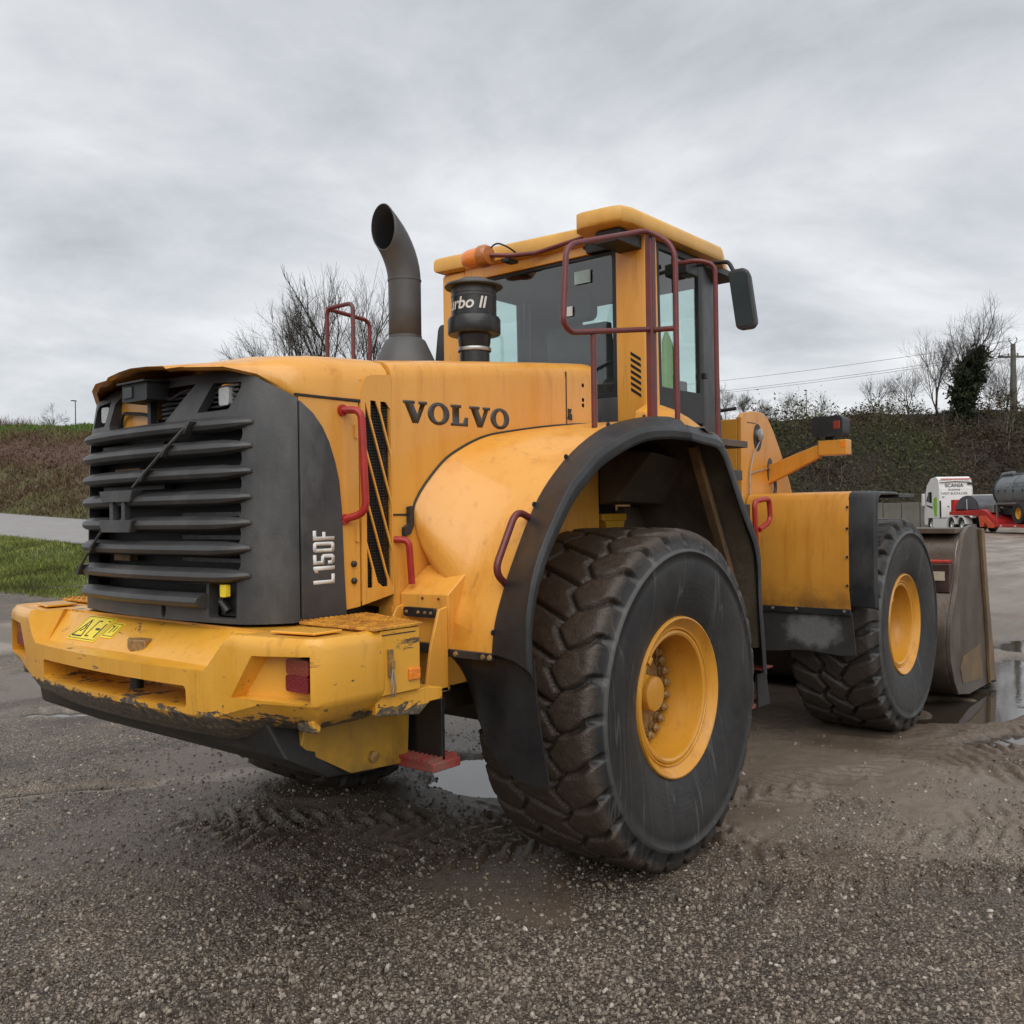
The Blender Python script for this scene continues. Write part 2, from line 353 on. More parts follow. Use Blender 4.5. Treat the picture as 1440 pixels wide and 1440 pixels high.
# ---- wheels
def wheel(mode, mat):
    N = 640; prof = []
    for p in [(-.285, .385), (-.30, .41), (-.318, .47), (-.335, .55), (-.342, .62), (-.342, .67), (-.336, .708), (-.346, .714), (-.346, .724), (-.334, .732), (-.325, .765), (-.322, .785)]: prof.append(p)
    for p in [(-.319, .805), (-.316, .822), (-.311, .838), (-.302, .852), (-.288, .862)]: prof.append(p)
    for i in range(45): 
        y = -.276+.552*i/44; prof.append((y, .866+.009*(1-(y/.276)**2)))
    prof += [(-a, b) for a, b in reversed(prof[:17])]
    pr = np.array(prof); pr[:, 1] = np.where(pr[:, 1] > .735, .735+(pr[:, 1]-.735)*.80, pr[:, 1]); pr[:, 1] = np.where(pr[:, 1] > .6, .6+(pr[:, 1]-.6)*.935, pr[:, 1]); K = len(pr)
    d = np.gradient(pr, axis=0); nrm = np.stack([-d[:, 1], d[:, 0]], 1); nrm /= np.linalg.norm(nrm, axis=1)[:, None]
    if nrm[K//2, 1] < 0: nrm = -nrm
    th = np.linspace(0, 2*np.pi, N, endpoint=False)[:, None]; W = pr[:, 0][None, :]; Rr = pr[:, 1][None, :]
    n = 28 if mode == 0 else 26; pitch = 2*np.pi*.875/n; ph = th*n/(2*np.pi); side = np.sign(W); aw = np.abs(W)
    zone = ((Rr > .735)*1.0)
    def lin(fr): return np.abs(fr-np.round(fr))*pitch
    def grv(dist, w, soft): return 1-sm(w-soft, w+soft, dist)
    if mode == 0:
        zg = .125+.036*(2*np.abs(((ph+.25*side) % 1)-.5)*2-1)
        dz = np.abs(aw-zg)
        lat = lin(ph+.25*side+(aw-.12)*1.6+.10*np.sin(aw*22)); cen = lin(ph+.5+.25+W*2.4)
        outer = sm(0, .01, aw-zg)
        gap = .008+.013*sm(.15, .31, aw)
        D = np.maximum(grv(dz, .009, .005)*.8, np.maximum(outer*grv(lat, gap, .006)*(.5+.5*sm(.15, .3, aw)), (1-outer)*grv(cen, .009, .005)*.8))
        depth = .034
        pil = np.minimum(np.minimum(np.where(outer > .5, lat, cen), dz*1.3), .06)/.06
        crown = .006*(1-(1-pil)**3)-.006
    else:
        zg = .085+.03*(2*np.abs(((ph+.25*side) % 1)-.5)*2-1)
        dz = np.abs(aw-zg); lat = lin(ph+.25*side+(aw-.1)*2.7); cen = lin(ph+.25+W*4.0); outer = sm(0, .01, aw-zg)
        gap = .016+.022*sm(.12, .30, aw)
        D = np.maximum(grv(dz, .013, .008), np.maximum(outer*grv(lat, gap, .009), (1-outer)*grv(cen, .015, .008)))
        depth = .042; crown = 0*D
    rag = fbm(th*np.ones_like(W)*30, W*40+50, 3, 5)-.5
    edge = sm(.732, .762, Rr)
    disp = (-D*depth*(0.55+.45*edge)+crown*(Rr > .808)+rag*.006*(Rr > .79))*zone*edge
    wv = W+nrm[:, 0][None, :]*disp; rv = Rr+nrm[:, 1][None, :]*disp
    X = rv*np.cos(th); Z = rv*np.sin(th); Y = wv*np.ones_like(th)
    lo = -.812-.003*np.sin(X*9)
    squash = np.clip(lo-Z, 0, 1); Z = np.maximum(Z, lo); Y = Y+np.sign(Y)*squash*0.25
    bulge = sm(-.35, -.8, Z)*.012*(aw > .3); Y = Y+np.sign(Y)*bulge
    V = np.stack([X, Y, Z], -1).reshape(-1, 3)
    i = np.arange(N)[:, None]; j = np.arange(K-1)[None, :]; i2 = (i+1) % N
    F = np.stack([i*K+j, i*K+j+1, i2*K+j+1, i2*K+j], -1).reshape(-1, 4)
    wh = sub('wheel', L)
    arr_mesh('tyre', V, F, mat, wh, True)
    # rim: outward is -y (right-hand wheels)
    pf = [(.30, .20), (.392, .272), (.397, .287), (.391, .303), (.384, .305), (.374, .297), (.352, .268), (.341, .262), (.337, .269), (.331, .269), (.326, .258), (.322, .266), (.311, .268), (.300, .262), (.296, .240), (.296, .160), (.290, .150), (.288, .05), (.280, .035), (.28, -.02), (.10, -.02), (.10, -.05), (.30, -.05), (.30, -.25), (.36, -.27), (.36, -.29), (.29, -.28), (.26, -.06), (.05, -.10), (.05, -.12), (.30, -.12), (.31, .15)]
    rim = MB().lathe([(r_, -h) for r_, h in pf], 'y', (0, 0, 0), 72, closed=True).obj('rim', m_rim, wh, sharp=38)
    MB().lathe([(.001, .055), (.20, .055), (.205, .048), (.275, .048), (.278, .03), (.278, -.01), (.001, -.01)], 'y', (0, 0, 0), 40).mirror().obj('hub_flange', m_bolt, wh, sharp=30)
    MB().lathe([(.001, -.166), (.07, -.166), (.084, -.160), (.088, -.150), (.088, -.06), (.11, -.056), (.11, -.03), (.001, -.03)], 'y', (0, 0, 0), 40).obj('hub_cap', m_rim, wh, sharp=30)
    nut0 = None
    for k in range(24):
        a = 2*math.pi*k/24+.06
        if nut0 is None:
            nut0 = MB().lathe([(.030, -.0), (.030, -.010), (.0235, -.012), (.0235, -.034), (.017, -.040), (.014, -.050), (.001, -.053)], 'y', (0, 0, 0), 8).obj('wheel_nut', m_bolt, wh, sharp=30); q = nut0
        else: q = nut0.copy(); COL.objects.link(q); q.parent = wh
        q.location = (.245*math.cos(a), -.048, .245*math.sin(a)); q.rotation_euler = (0, a*3, 0)
    # locking-ring stop and valve guard on the rim's lip
    g = MB().box(-.012, .012, -.285, -.262, -.02, .02); a = rad(140)
    o = g.obj('ring_stop', m_rim, wh, 0.004); o.location = (.322*math.cos(a), 0, .322*math.sin(a)); o.rotation_euler = (0, -a, 0)
    a = [rad(150), rad(166), rad(182)]
    MB().tube([(.285*math.cos(b), -.262+.03*i, .285*math.sin(b)) for i, b in enumerate(a)], .013, 8).obj('valve_guard', m_rim, wh)
    return wh
def flip(src, x):
    w2 = copy_tree(src, L); w2.location = (x, 1.14, .83); w2.rotation_euler = (0, 0, math.pi); return w2
wr = wheel(0, m_tyreR); wr.location = (0, -1.14, .83); flip(wr, 0)
wf = wheel(1, m_tyreF); wf.location = (3.55, -1.14, .83); flip(wf, 3.55)

# ---- lettering outlines (cap height 1)
def ell(rx, ry, cx=0, cy=0, n=40): return [(cx+rx*math.cos(2*math.pi*k/n), cy+ry*math.sin(2*math.pi*k/n)) for k in range(n)]
def rrect(x0, x1, y0, y1, r, n=6):
    o = []
    for cx, cy, a in ((x1-r, y1-r, 0), (x0+r, y1-r, 90), (x0+r, y0+r, 180), (x1-r, y0+r, 270)):
        for k in range(n+1): t = rad(a+90*k/n); o.append((cx+r*math.cos(t), cy+r*math.sin(t)))
    return o
GL = {'V': ([(-.01, 1), (.46, 1), (.46, .87), (.39, .87), (.555, .40), (.69, .87), (.61, .87), (.61, 1), (.96, 1), (.96, .87), (.88, .87), (.59, 0), (.36, 0), (.06, .87), (-.01, .87)], None, .98),
      'O': (ell(.46, .525, .46, .5), ell(.205, .375, .46, .5), .98),
      'L': ([(0, 1), (.46, 1), (.46, .87), (.365, .87), (.365, .14), (.54, .14), (.62, .42), (.77, .42), (.75, 0), (0, 0), (0, .13), (.075, .13), (.075, .87), (0, .87)], None, .84),
      'l': ([(0, 0), (.44, 0), (.44, .15), (.17, .15), (.17, 1), (0, 1)], None, .50), '1': ([(.12, 0), (.30, 0), (.30, 1), (.17, 1), (.0, .9), (.0, .76), (.12, .80)], None, .38),
      '5': ([(.0, 1), (.44, 1), (.44, .85), (.16, .85), (.16, .63), (.36, .63), (.46, .53), (.46, .10), (.37, 0), (.09, 0), (0, .10), (0, .31), (.16, .31), (.16, .14), (.30, .14), (.30, .49), (0, .49)], None, .54),
      '0': (rrect(0, .47, 0, 1, .13), rrect(.165, .305, .14, .86, .06), .54), 'F': ([(0, 0), (.17, 0), (.17, .42), (.38, .42), (.38, .56), (.17, .56), (.17, .85), (.44, .85), (.44, 1), (0, 1)], None, .46)}
def letter(mb, g, fn, thick=0.0015):
    """fn(u, v, h) -> point; h is the height above the panel"""
    out, inn, _ = GL[g]; n = len(out); loops = [[Vector((*p, 0)) for p in out]]
    if inn: loops.append([Vector((*p, 0)) for p in inn])
    pts = [p for l in loops for p in l]; tri = tessellate_polygon(loops); k = len(pts)
    vs = [fn(p.x, p.y, thick) for p in pts]+[fn(p.x, p.y, 0) for p in pts]; fs = [tuple(t) for t in tri]
    fs += [(i, (i+1) % n, (i+1) % n+k, i+k) for i in range(n)]
    if inn: m = len(inn); fs += [(n+i, n+(i+1) % m, n+(i+1) % m+k, n+i+k) for i in range(m)]
    return mb.add(vs, fs)
def font_mesh(body, size, shear=0.0, bold=0.0):
    c = bpy.data.curves.new('t', 'FONT'); c.body = body; c.size = size; c.shear = shear; c.align_x = 'CENTER'; c.offset = bold
    o = bpy.data.objects.new('t', c); COL.objects.link(o); dg = bpy.context.evaluated_depsgraph_get()
    me = bpy.data.meshes.new_from_object(o.evaluated_get(dg)); V = [tuple(v.co) for v in me.vertices]; F = [tuple(p.vertices) for p in me.polygons]
    bpy.data.objects.remove(o); return V, F

# ---- hood: body with crowned top, wide panel and front piece
def hood_rows(xs, zts, hw=.75, z0=1.34, zsh=None):
    rows = []
    for x, zt in zip(xs, zts):
        r = [(-hw, z0), (-hw, zt-.30), (-hw, zt-.09), (-hw+.006, zt-.055), (-hw+.022, zt-.026), (-hw+.05, zt-.008), (-hw+.10, zt+.004), (-hw*.5, zt+.022), (0, zt+.03)]
        r = r+[(-a, b) for a, b in reversed(r[:-1])]; rows.append([(x, a, b) for a, b in r])
    return rows
hood = MB().grid(hood_rows([-1.248, -.9, -.4, .028], [2.415, 2.455, 2.508, 2.552]), capu=True).obj('hood', m_yel, L, sharp=40)
MB().grid(hood_rows([.036, .2, .325, .34], [2.553, 2.569, 2.58, 2.572], .746), capu=True).obj('hood_front_section', m_yel, L, sharp=40)
for sgn in (-1, 1):
    y = sgn*.7515
    mb = MB(); total = sum(GL[c][2] for c in 'VOLVO')-.06; x0 = -1.18; sc = .73/total
    for c in 'VOLVO':
        f = (lambda u, v, h, x0=x0: (x0+u*sc if sgn < 0 else -.45-(x0-(-1.18))-u*sc, -.7502*1 if False else sgn*(.7502+h), 2.146+.012*((x0+u*sc)+1.18)/.73+v*.098))
        letter(mb, c, f); x0 += GL[c][2]*sc
    mb.obj('lettering', m_logo, hood, sharp=None)
    # seam below the panel with its rubber catch
    MB().box(-1.25, -1.13, min(y, y+sgn*.002), max(y, y+sgn*.002), 1.737, 1.745).obj('panel_seam', m_blk, hood)
    MB().prism([(-1.17, 1.775), (-1.145, 1.78), (-1.145, 1.69), (-1.165, 1.655), (-1.20, 1.645), (-1.20, 1.685), (-1.17, 1.70)], 'y', sgn*.75, sgn*.775).obj('catch', m_rub, hood, 0.003)
    for x, z in ((.20, 2.44), (.20, 2.36), (.20, 2.33)):
        MB().lathe([(.012, 0), (.009, .006), (.001, .007)], 'y', (x, sgn*.746, z), 10).obj('bolt_hole', m_blk, hood) if sgn < 0 else None
MB().prism([(.055, 2.30), (.085, 2.30), (.075, 2.275), (.088, 2.27), (.088, 2.24), (.05, 2.245), (.058, 2.27)], 'y', -.752, -.746).obj('hood_hinge', m_blk, hood)
MB().box(.040, .046, -.7485, -.744, 2.22, 2.50).obj('seam_gap', m_blk, hood)
# exhaust and pre-cleaner stand on the hood
ex = MB(); path = [Vector((-.33, .1, z)) for z in (2.69, 2.92, 3.05)]
for k in range(1, 10):
    a = rad(5.2*k); path.append(Vector((-.33-.46*(1-math.cos(a)), .1+.05*(1-math.cos(a)), 3.05+.40*math.sin(a))))
rows = []
for k, p in enumerate(path):
    t_ = (path[min(k+1, len(path)-1)]-path[max(k-1, 0)]).normalized(); a1 = Vector((0, 1, 0)); a2 = t_.cross(a1).normalized(); row = []
    for q_ in range(32):
        a = 2*math.pi*q_/32; d_ = (a1*math.cos(a)+a2*math.sin(a))*(.092+.004*max(0, k-2)/9)
        # the pipe is cut off on a steep plane: push each point along the pipe to that plane
        v_ = p+d_
        if k == len(path)-1: s2 = (v_.x-(-.475))/max(.35, -t_.x); v_ = v_+t_*s2
        elif k > 2: s2 = (v_.x-(-.475))/max(.35, -path[-1].x*0+.75); w_ = ((k-2)/(len(path)-3))**2; v_ = v_+t_*(s2-(p.x+.475)/.75)*w_*.8
        row.append(v_)
    rows.append(row)
ex.grid(rows, cv=True)
o = ex.obj('exhaust_pipe', m_exh, L, sharp=40); md = o.modifiers.new('wall', 'SOLIDIFY'); md.thickness = .006; md.offset = -1; md.material_offset = 1; o.data.materials.append(m_soot_hollow)
MB().lathe([(.001, 3.10), (.088, 3.10), (.088, 3.09), (.001, 3.09)], 'z', (-.335, .1, 0), 24).obj('black_bore_disc', m_soot_hollow, o)  # flat black disc closing off the pipe bore
MB().lathe([(.20, 2.44), (.19, 2.56), (.115, 2.72), (.094, 2.735), (.094, 2.75), (.08, 2.75)], 'z', (-.33, .1, 0), 32).obj('exhaust_base', m_exh, o, sharp=30)
MB().lathe([(.0955, 3.058), (.0955, 3.066), (.0925, 3.068), (.0925, 3.056)], 'z', (-.33, .1, 0), 32, closed=True).obj('pipe_seam', m_exh, o)
pc = MB().lathe([(.085, 2.45), (.085, 2.66), (.092, 2.665), (.092, 2.675), (.085, 2.68), (.09, 2.70), (.095, 2.745), (.145, 2.75), (.15, 2.76), (.15, 2.83), (.143, 2.845), (.128, 2.85), (.128, 2.975), (.04, 2.98)], 'z', (-.08, -.2, 0), 40).obj('precleaner', m_rub2, L, sharp=28)
MB().lathe([(.128, 2.976), (.126, 3.02), (.04, 3.03)], 'z', (-.08, -.2, 0), 40).obj('precleaner_screen', m_grey, pc, sharp=28)
MB().lathe([(.162, 3.014), (.166, 3.02), (.160, 3.032), (.09, 3.056), (.085, 3.062), (.001, 3.065), (.001, 3.02)], 'z', (-.08, -.2, 0), 40).obj('rain_cap', m_grey, pc, sharp=28)
MB().lathe([(.0935, 2.655), (.0955, 2.66), (.0955, 2.672), (.0935, 2.676)], 'z', (-.08, -.2, 0), 32, closed=True).obj('hose_clamp', m_chrome, pc)
V, F = font_mesh('turbo II', .092, .22, .0018); th0 = math.atan2(CAM[1]+.2, CAM[0]+.08)
def wrap(x, y): a = th0-.55+x/.1295; return (-.08+.1292*math.cos(a), -.2+.1292*math.sin(a), 2.882+y)
MB().add([wrap(v[0], v[1]) for v in V], F).obj('lettering', m_white, pc, sharp=None)
MB().lathe([(.1288, 2.955), (.1292, 2.956), (.1292, 2.966), (.1288, 2.967)], 'z', (-.08, -.2, 0), 40, closed=True).obj('trim_band', m_grey, pc)

# ---- rear cover (tilting hood) over the grille
rows = []
for x, hw, zs, zt in ((-1.26, .75, 2.26, 2.425), (-1.42, .752, 2.225, 2.418), (-1.60, .752, 2.222, 2.405), (-1.75, .752, 2.220, 2.385), (-1.80, .71, 2.248, 2.374), (-1.86, .638, 2.298, 2.360), (-1.93, .525, 2.330, 2.350), (-1.985, .36, 2.338, 2.344)):
    sgn = zt-zs
    half = [(-hw, zs), (-hw+.004, zs+sgn*.35), (-hw+.02, zs+sgn*.62), (-hw+.055, zs+sgn*.84), (-hw+.12, zs+sgn*.97), (-hw*.62, zt+.012), (-hw*.3, zt+.022), (0, zt+.025)]
    r = half+[(-a, b) for a, b in reversed(half[:-1])]; rows.append([(x-(0 if x > -1.9 else .045*max(0, 1-abs(a)/.55)), a, b) for a, b in r])
inner = [[(p[0]+(.02 if i > 4 else 0), p[1]*.985, p[2]-.011) for p in r] for i, r in enumerate(rows)]
MB().slab(rows, inner).obj('rear_hood_cover', m_yel, L, sharp=40)
MB().prism([(-1.76, 2.214), (-1.42, 2.214), (-1.415, 2.222), (-1.76, 2.222)], 'y', -.7525, -.74).obj('cover_seam', m_blk, L)

# ---- grille: curved shell with openings, slats across
def gx(y, z):
    a = abs(y); base = -1.965+.06*min(a/.6, 1)**2
    if a > .6: base += .145*((a-.6)/.15)**1.6
    return base+max(0, (z-2.08))*.30*(1-.75*min(1, max(0, (a-.5)/.25)))-(.02*(2.08-z)/.7 if z < 2.08 else 0)
ys = [-.75, -.745, -.735, -.72, -.70, -.67, -.63, -.6, -.5, -.4, -.3, -.2, -.1, 0]; ys = ys+[-a for a in reversed(ys[:-1])]
def ztop(y): return float(np.interp(abs(y), [0, .36, .525, .638, .71, .75], [2.336, 2.330, 2.318, 2.285, 2.236, 2.205]))
zr = [0, .05, .2, .4, .6, .72, .8, .9, .97, 1]
A = [[(gx(y, 1.325+(ztop(y)-1.325)*t) if abs(y) < .7499 else -1.752, y, 1.325+(ztop(y)-1.325)*t) for y in ys] for t in zr]
B = [[(max(x, gx(y, z))+.04 if abs(y) < .74 else -1.735, y*.955, z) for x, y, z in r] for r in A]
def yz(poly, x0=-2.2, x1=-1.70): return MB().prism(poly, 'x', x0, x1)
cut = [yz(rrect(-.603, .603, zb_+.012, zt_-.012, .032)) for zt_, zb_ in ((2.11, 2.018), (2.018, 1.92), (1.92, 1.82), (1.82, 1.72), (1.72, 1.62), (1.62, 1.515))]+[yz(rrect(-.42, .60, 1.42, 1.505, .03))]
cut.append(yz([(-.265, 2.292), (.37, 2.29), (.41, 2.265), (.41, 2.165), (.38, 2.14), (-.115, 2.14)]))
for s_ in (-1, 1): cut.append(yz([(s_*.375, 2.285), (s_*.545, 2.275), (s_*.55, 2.25), (s_*.50, 2.165), (s_*.32, 2.165)] if s_ < 0 else [(.475, 2.285), (.585, 2.272), (.60, 2.25), (.60, 2.165), (.475, 2.165)]))
cut.append(yz(rrect(-.585, -.435, 1.345, 1.49, .012))); cut.append(yz(ell(.016, .03, -.15, 1.36, 14)))
gr = MB().slab(A, B).obj('rear_grille', m_grey, L, cuts=cut, sharp=35)
zsl = [2.11, 2.018, 1.92, 1.82, 1.72, 1.62, 1.515, 1.415]
for k, z in enumerate(zsl):
    rows = []; e1 = 0
    yy = [-.645, -.635, -.615, -.58, -.52, -.4, -.2, 0, .2, .4, .52, .58, .615, .635, .645] if k < 7 else [-.425, -.4, -.3, 0, .2, .4, .52, .58, .61, .63]
    for y in yy:
        a = abs(y); t = 1.0 if a < .48 else max(.20, 1-((a-.48)/.185)**2.4)
        if k == 7 and y < 0: t = 1
        x = gx(y, z); pr = [(-.060*t+.004, -.008*t), (-.052*t+.004, .010*t), (-.01, .027*t), (.05, .022*t), (.05, -.020*t), (-.005, -.036*t), (-.05*t+.004, -.025*t)]
        rows.append([(x+px, y, z+pz) for px, pz in pr])
    MB().grid(rows, cv=True, capu=True).obj('grille_slat', m_grey, gr, 0.003, sharp=28)
# diagonal bar, its clips and the square emblem frame between the middle slats
def onslat(y, z, off): return (gx(y, z)-off, y, z)
d0, d1 = (-.40, 2.115), (.61, 1.46)
def dz(y): return d0[1]+(d1[1]-d0[1])*(y-d0[0])/(d1[0]-d0[0])
MB().tube([onslat(y, dz(y), .066) for y in np.linspace(-.40, -.02, 8)], .0065, 6).obj('diagonal_bar', m_grey, gr)
MB().tube([onslat(y, dz(y), .066) for y in np.linspace(.26, .56, 8)], .0065, 6).obj('diagonal_bar', m_grey, gr)
for z in (2.095, 2.01, 1.915, 1.612, 1.51):
    y = d0[0]+(z-d0[1])*(d1[0]-d0[0])/(d1[1]-d0[1]); x = gx(y, z)
    MB().prism([(y-.038, z+.024), (y-.012, z+.024), (y+.038, z-.024), (y+.012, z-.024)], 'x', x-.070, x-.03).obj('bar_clip', m_grey, gr, 0.003)
for z, zz in ((1.835, .024), (1.708, .026)):
    x = gx(.12, z); MB().prism([(-.02, z+zz), (.26, z+zz), (.235, z-zz), (.0, z-zz)], 'x', x-.072, x-.02).obj('emblem_plate', m_grey, gr, 0.005)
for y in (.075, .175): MB().box(gx(.1, 1.77)-.06, gx(.1, 1.77)-.03, y-.014, y+.014, 1.72, 1.83).obj('emblem_post', m_grey, gr, 0.004)
# behind the openings: radiator core, fan guard bars, lamps, camera
MB().box(-1.82, -1.74, -.60, .60, 1.36, 2.25).obj('radiator', m_rad, L)
for k in range(8):
    z = 1.465+k*.093; MB().box(-1.872, -1.835, -.60, -.12, z, z+.017).obj('cooler_tube', m_core, gr)
    if k % 2 == 0: MB().box(-1.87, -1.835, .02, .55, z+.03, z+.05).obj('cooler_tube', m_core, gr)
MB().box(-1.88, -1.84, .30, .44, 1.55, 1.60).obj('cooler_bracket', m_bolt, gr); MB().box(-1.88, -1.84, .20, .42, 1.93, 1.965).obj('cooler_bracket', m_bolt, gr)
for k in range(7): MB().box(-1.86, -1.832, -.52, .05, 2.15+k*.019, 2.158+k*.019).obj('cooler_fin', m_grey, gr)
MB().box(-1.85, -1.82, .12, .43, 2.145, 2.27).obj('fan_cowl', m_yel, gr)
MB().tube(fillet([(-1.86, .40, 2.15), (-1.875, .36, 2.22), (-1.875, .15, 2.20), (-1.87, .05, 2.16)], .05), .008, 6).obj('cooler_hose', m_blk, gr)
for k, y in enumerate((-.44, .535)):
    hb = MB().box(-1.80, -1.77, y-.095, y+.06, 2.165, 2.27).obj('lamp_well', m_blk, gr)
    rl = MB().prism(rrect(y-.035, y+.035, 2.19, 2.262, .012), 'x', gx(y, 2.23)+.012, gx(y, 2.23)+.05).obj('work_lamp', m_clear, gr, 0.006)
cm = MB().prism(rrect(-.075, .125, 2.235, 2.315, .008), 'x', -2.0, -1.90).obj('reversing_camera', m_blk, L, 0.006)
MB().box(-2.006, -1.998, .035, .105, 2.25, 2.30).obj('camera_lens', m_mirror, cm, 0.003); MB().prism([(-2.02, 2.318), (-1.90, 2.325), (-1.90, 2.315), (-2.02, 2.31)], 'y', -.085, .135).obj('camera_hood', m_blk, cm)
MB().tube(fillet([(-1.91, -.06, 2.25), (-1.92, -.12, 2.235), (-1.90, -.20, 2.27), (-1.85, -.24, 2.28)], .05), .006, 6).obj('camera_cable', m_blk, cm)
MB().box(-1.93, -1.90, .02, .045, 2.14, 2.24).obj('camera_bracket', m_blk, cm)
MB().box(-1.90, -1.84, -.58, -.44, 1.35, 1.485).obj('tow_socket_well', m_blk, gr); MB().prism(rrect(-.555, -.515, 1.43, 1.478, .006), 'x', -1.955, -1.935).obj('socket_tag', m_stick, gr)
MB().tube([(-1.92, -.50, 1.44), (-1.925, -.48, 1.41), (-1.92, -.52, 1.37)], .016, 8).obj('socket_plug', m_rub, gr)

# ---- sides behind the grille: dark model panel, yellow panel, vented door, handle
pan = [(-1.745, 1.335), (-1.745, 2.195), (-1.68, 2.15), (-1.635, 2.10), (-1.60, 2.04), (-1.57, 1.96), (-1.55, 1.88), (-1.538, 1.76), (-1.53, 1.52), (-1.52, 1.335)]
for sgn in (-1, 1):
    def Y(a): return sgn*a
    mp = MB().prism(pan, 'y', Y(.735), Y(.757)).obj('model_panel', m_gpan, L, 0.003)
    mb = MB(); u0 = 0
    for c in 'l150F':
        sx_ = .21/2.36
        letter(mb, c, (lambda u, v, h, u0=u0: ((-1.583-v*.108) if sgn < 0 else (-1.691+v*.108), sgn*(.7572+h), (1.468+(u0+u)*sx_) if sgn < 0 else (1.468+.21-(u0+u)*sx_))), .0012); u0 += GL[c][2]
    mb.obj('lettering', m_white, mp, sharp=None)
    sp = MB().prism([(-1.745, 1.33), (-1.745, 2.212), (-1.437, 2.212), (-1.437, 1.36)], 'y', Y(.70), Y(.747)).obj('side_panel', m_yel, L, 0.002)
    for z in (1.47, 1.54): MB().lathe([(.013, 0), (.013, .01), (.007, .016), (.001, .017)], 'y', (-1.475, -.747, z), 10).mirror().obj('panel_bolt', m_blk, sp) if sgn > 0 else MB().lathe([(.013, 0), (.013, -.01), (.007, -.016), (.001, -.017)], 'y', (-1.475, -.747, z), 10).obj('panel_bolt', m_blk, sp)
    for z in (1.63, 2.06): MB().prism(rrect(-1.462, -1.445, z, z+.06, .006), 'y', Y(.747), Y(.755)).obj('door_catch', m_yel, sp, 0.002)
    door = [(-1.432, 1.365), (-1.428, 2.255), (-1.418, 2.295), (-1.398, 2.322), (-1.365, 2.334), (-1.252, 2.345), (-1.252, 1.40)]
    cuts = []
    # openings between slanted bars
    xa, xb = -1.403, -1.259
    def zb(x, k): return 2.64-k*.205-(x-xa)*3.0
    for k in range(9):
        hi = lambda x: zb(x, k)-.013; lo = lambda x: zb(x, k+1)+.013; top, bot = 2.225, 1.435
        q = []
        for x in np.linspace(xa, xb, 6): q.append((x, min(max(hi(x), bot), top)))
        for x in np.linspace(xb, xa, 6): q.append((x, min(max(lo(x), bot), top)))
        if max(a-b for a, b in zip([p[1] for p in q[:6]], [p[1] for p in q[:5:-1]])) < .03: continue
        qq = []
        for p in q:
            if not qq or abs(p[0]-qq[-1][0])+abs(p[1]-qq[-1][1]) > 1e-4: qq.append(p)
        # drop collapsed columns
        keep = [(a, b) for a, b in zip(q[:6], q[:5:-1]) if a[1]-b[1] > .004]
        if len(keep) < 2: continue
        poly = [a for a, b in keep]+[b for a, b in reversed(keep)]
        cuts.append(MB().prism(poly, 'y', Y(.70), Y(.80)))
    dr = MB().prism(door, 'y', Y(.747), Y(.7535)).obj('vented_door', m_yel, L, 0.003, cuts=cuts, sharp=30)
    MB().box(-1.430, -1.410, *sorted((Y(.70), Y(.7468))), 1.38, 2.31).obj('door_frame', m_yel, dr); MB().box(-1.262, -1.253, *sorted((Y(.70), Y(.7468))), 1.40, 2.34).obj('door_frame', m_yel, dr)
    mesh = MB()
    for k in range(68):
        z = 1.42+k*.0122; mesh.box(-1.408, -1.258, *sorted((Y(.736), Y(.739))), z, z+.004)
    for k in range(12):
        x = -1.405+k*.0125; mesh.box(x, x+.004, *sorted((Y(.731), Y(.734))), 1.42, 2.24)
    mesh.obj('vent_screen', m_blk, dr, kind='stuff'); MB().box(-1.408, -1.258, *sorted((Y(.66), Y(.70))), 1.38, 2.30).obj('vent_backing', m_soot_hollow, dr)  # black sheet added behind the screen so the openings read dark
    hp = fillet([(-1.525, Y(.745), 2.172), (-1.49, Y(.825), 2.172), (-1.475, Y(.83), 1.75), (-1.52, Y(.745), 1.725)], .05, 6)
    MB().tube(hp, .016, 10).obj('grab_handle', m_red2, L)
    MB().lathe([(.024, 0), (.024, .012), (.012, .012)], 'y', (-1.525, Y(.745) if sgn > 0 else -.757, 2.172), 14).obj('handle_foot', m_red2, L); MB().lathe([(.022, 0), (.022, .012), (.012, .012)], 'y', (-1.52, Y(.745) if sgn > 0 else -.757, 1.725), 14).obj('handle_foot', m_red2, L)
    hp = fillet([(-1.24, Y(.748), 1.635), (-1.205, Y(.80), 1.63), (-1.19, Y(.80), 1.44)], .04, 5); MB().tube(hp, .015, 10).obj('grab_handle', m_red2, L)
    # lower hood side between grille door and arch
    MB().box(-1.256, .30, *sorted((Y(.66), Y(.742))), .95, 1.345).obj('engine_side_plate', m_yel, L)
MB().box(-1.6, .30, -.55, .55, .78, 1.36).obj('rear_frame', m_mud, L, 0.01)
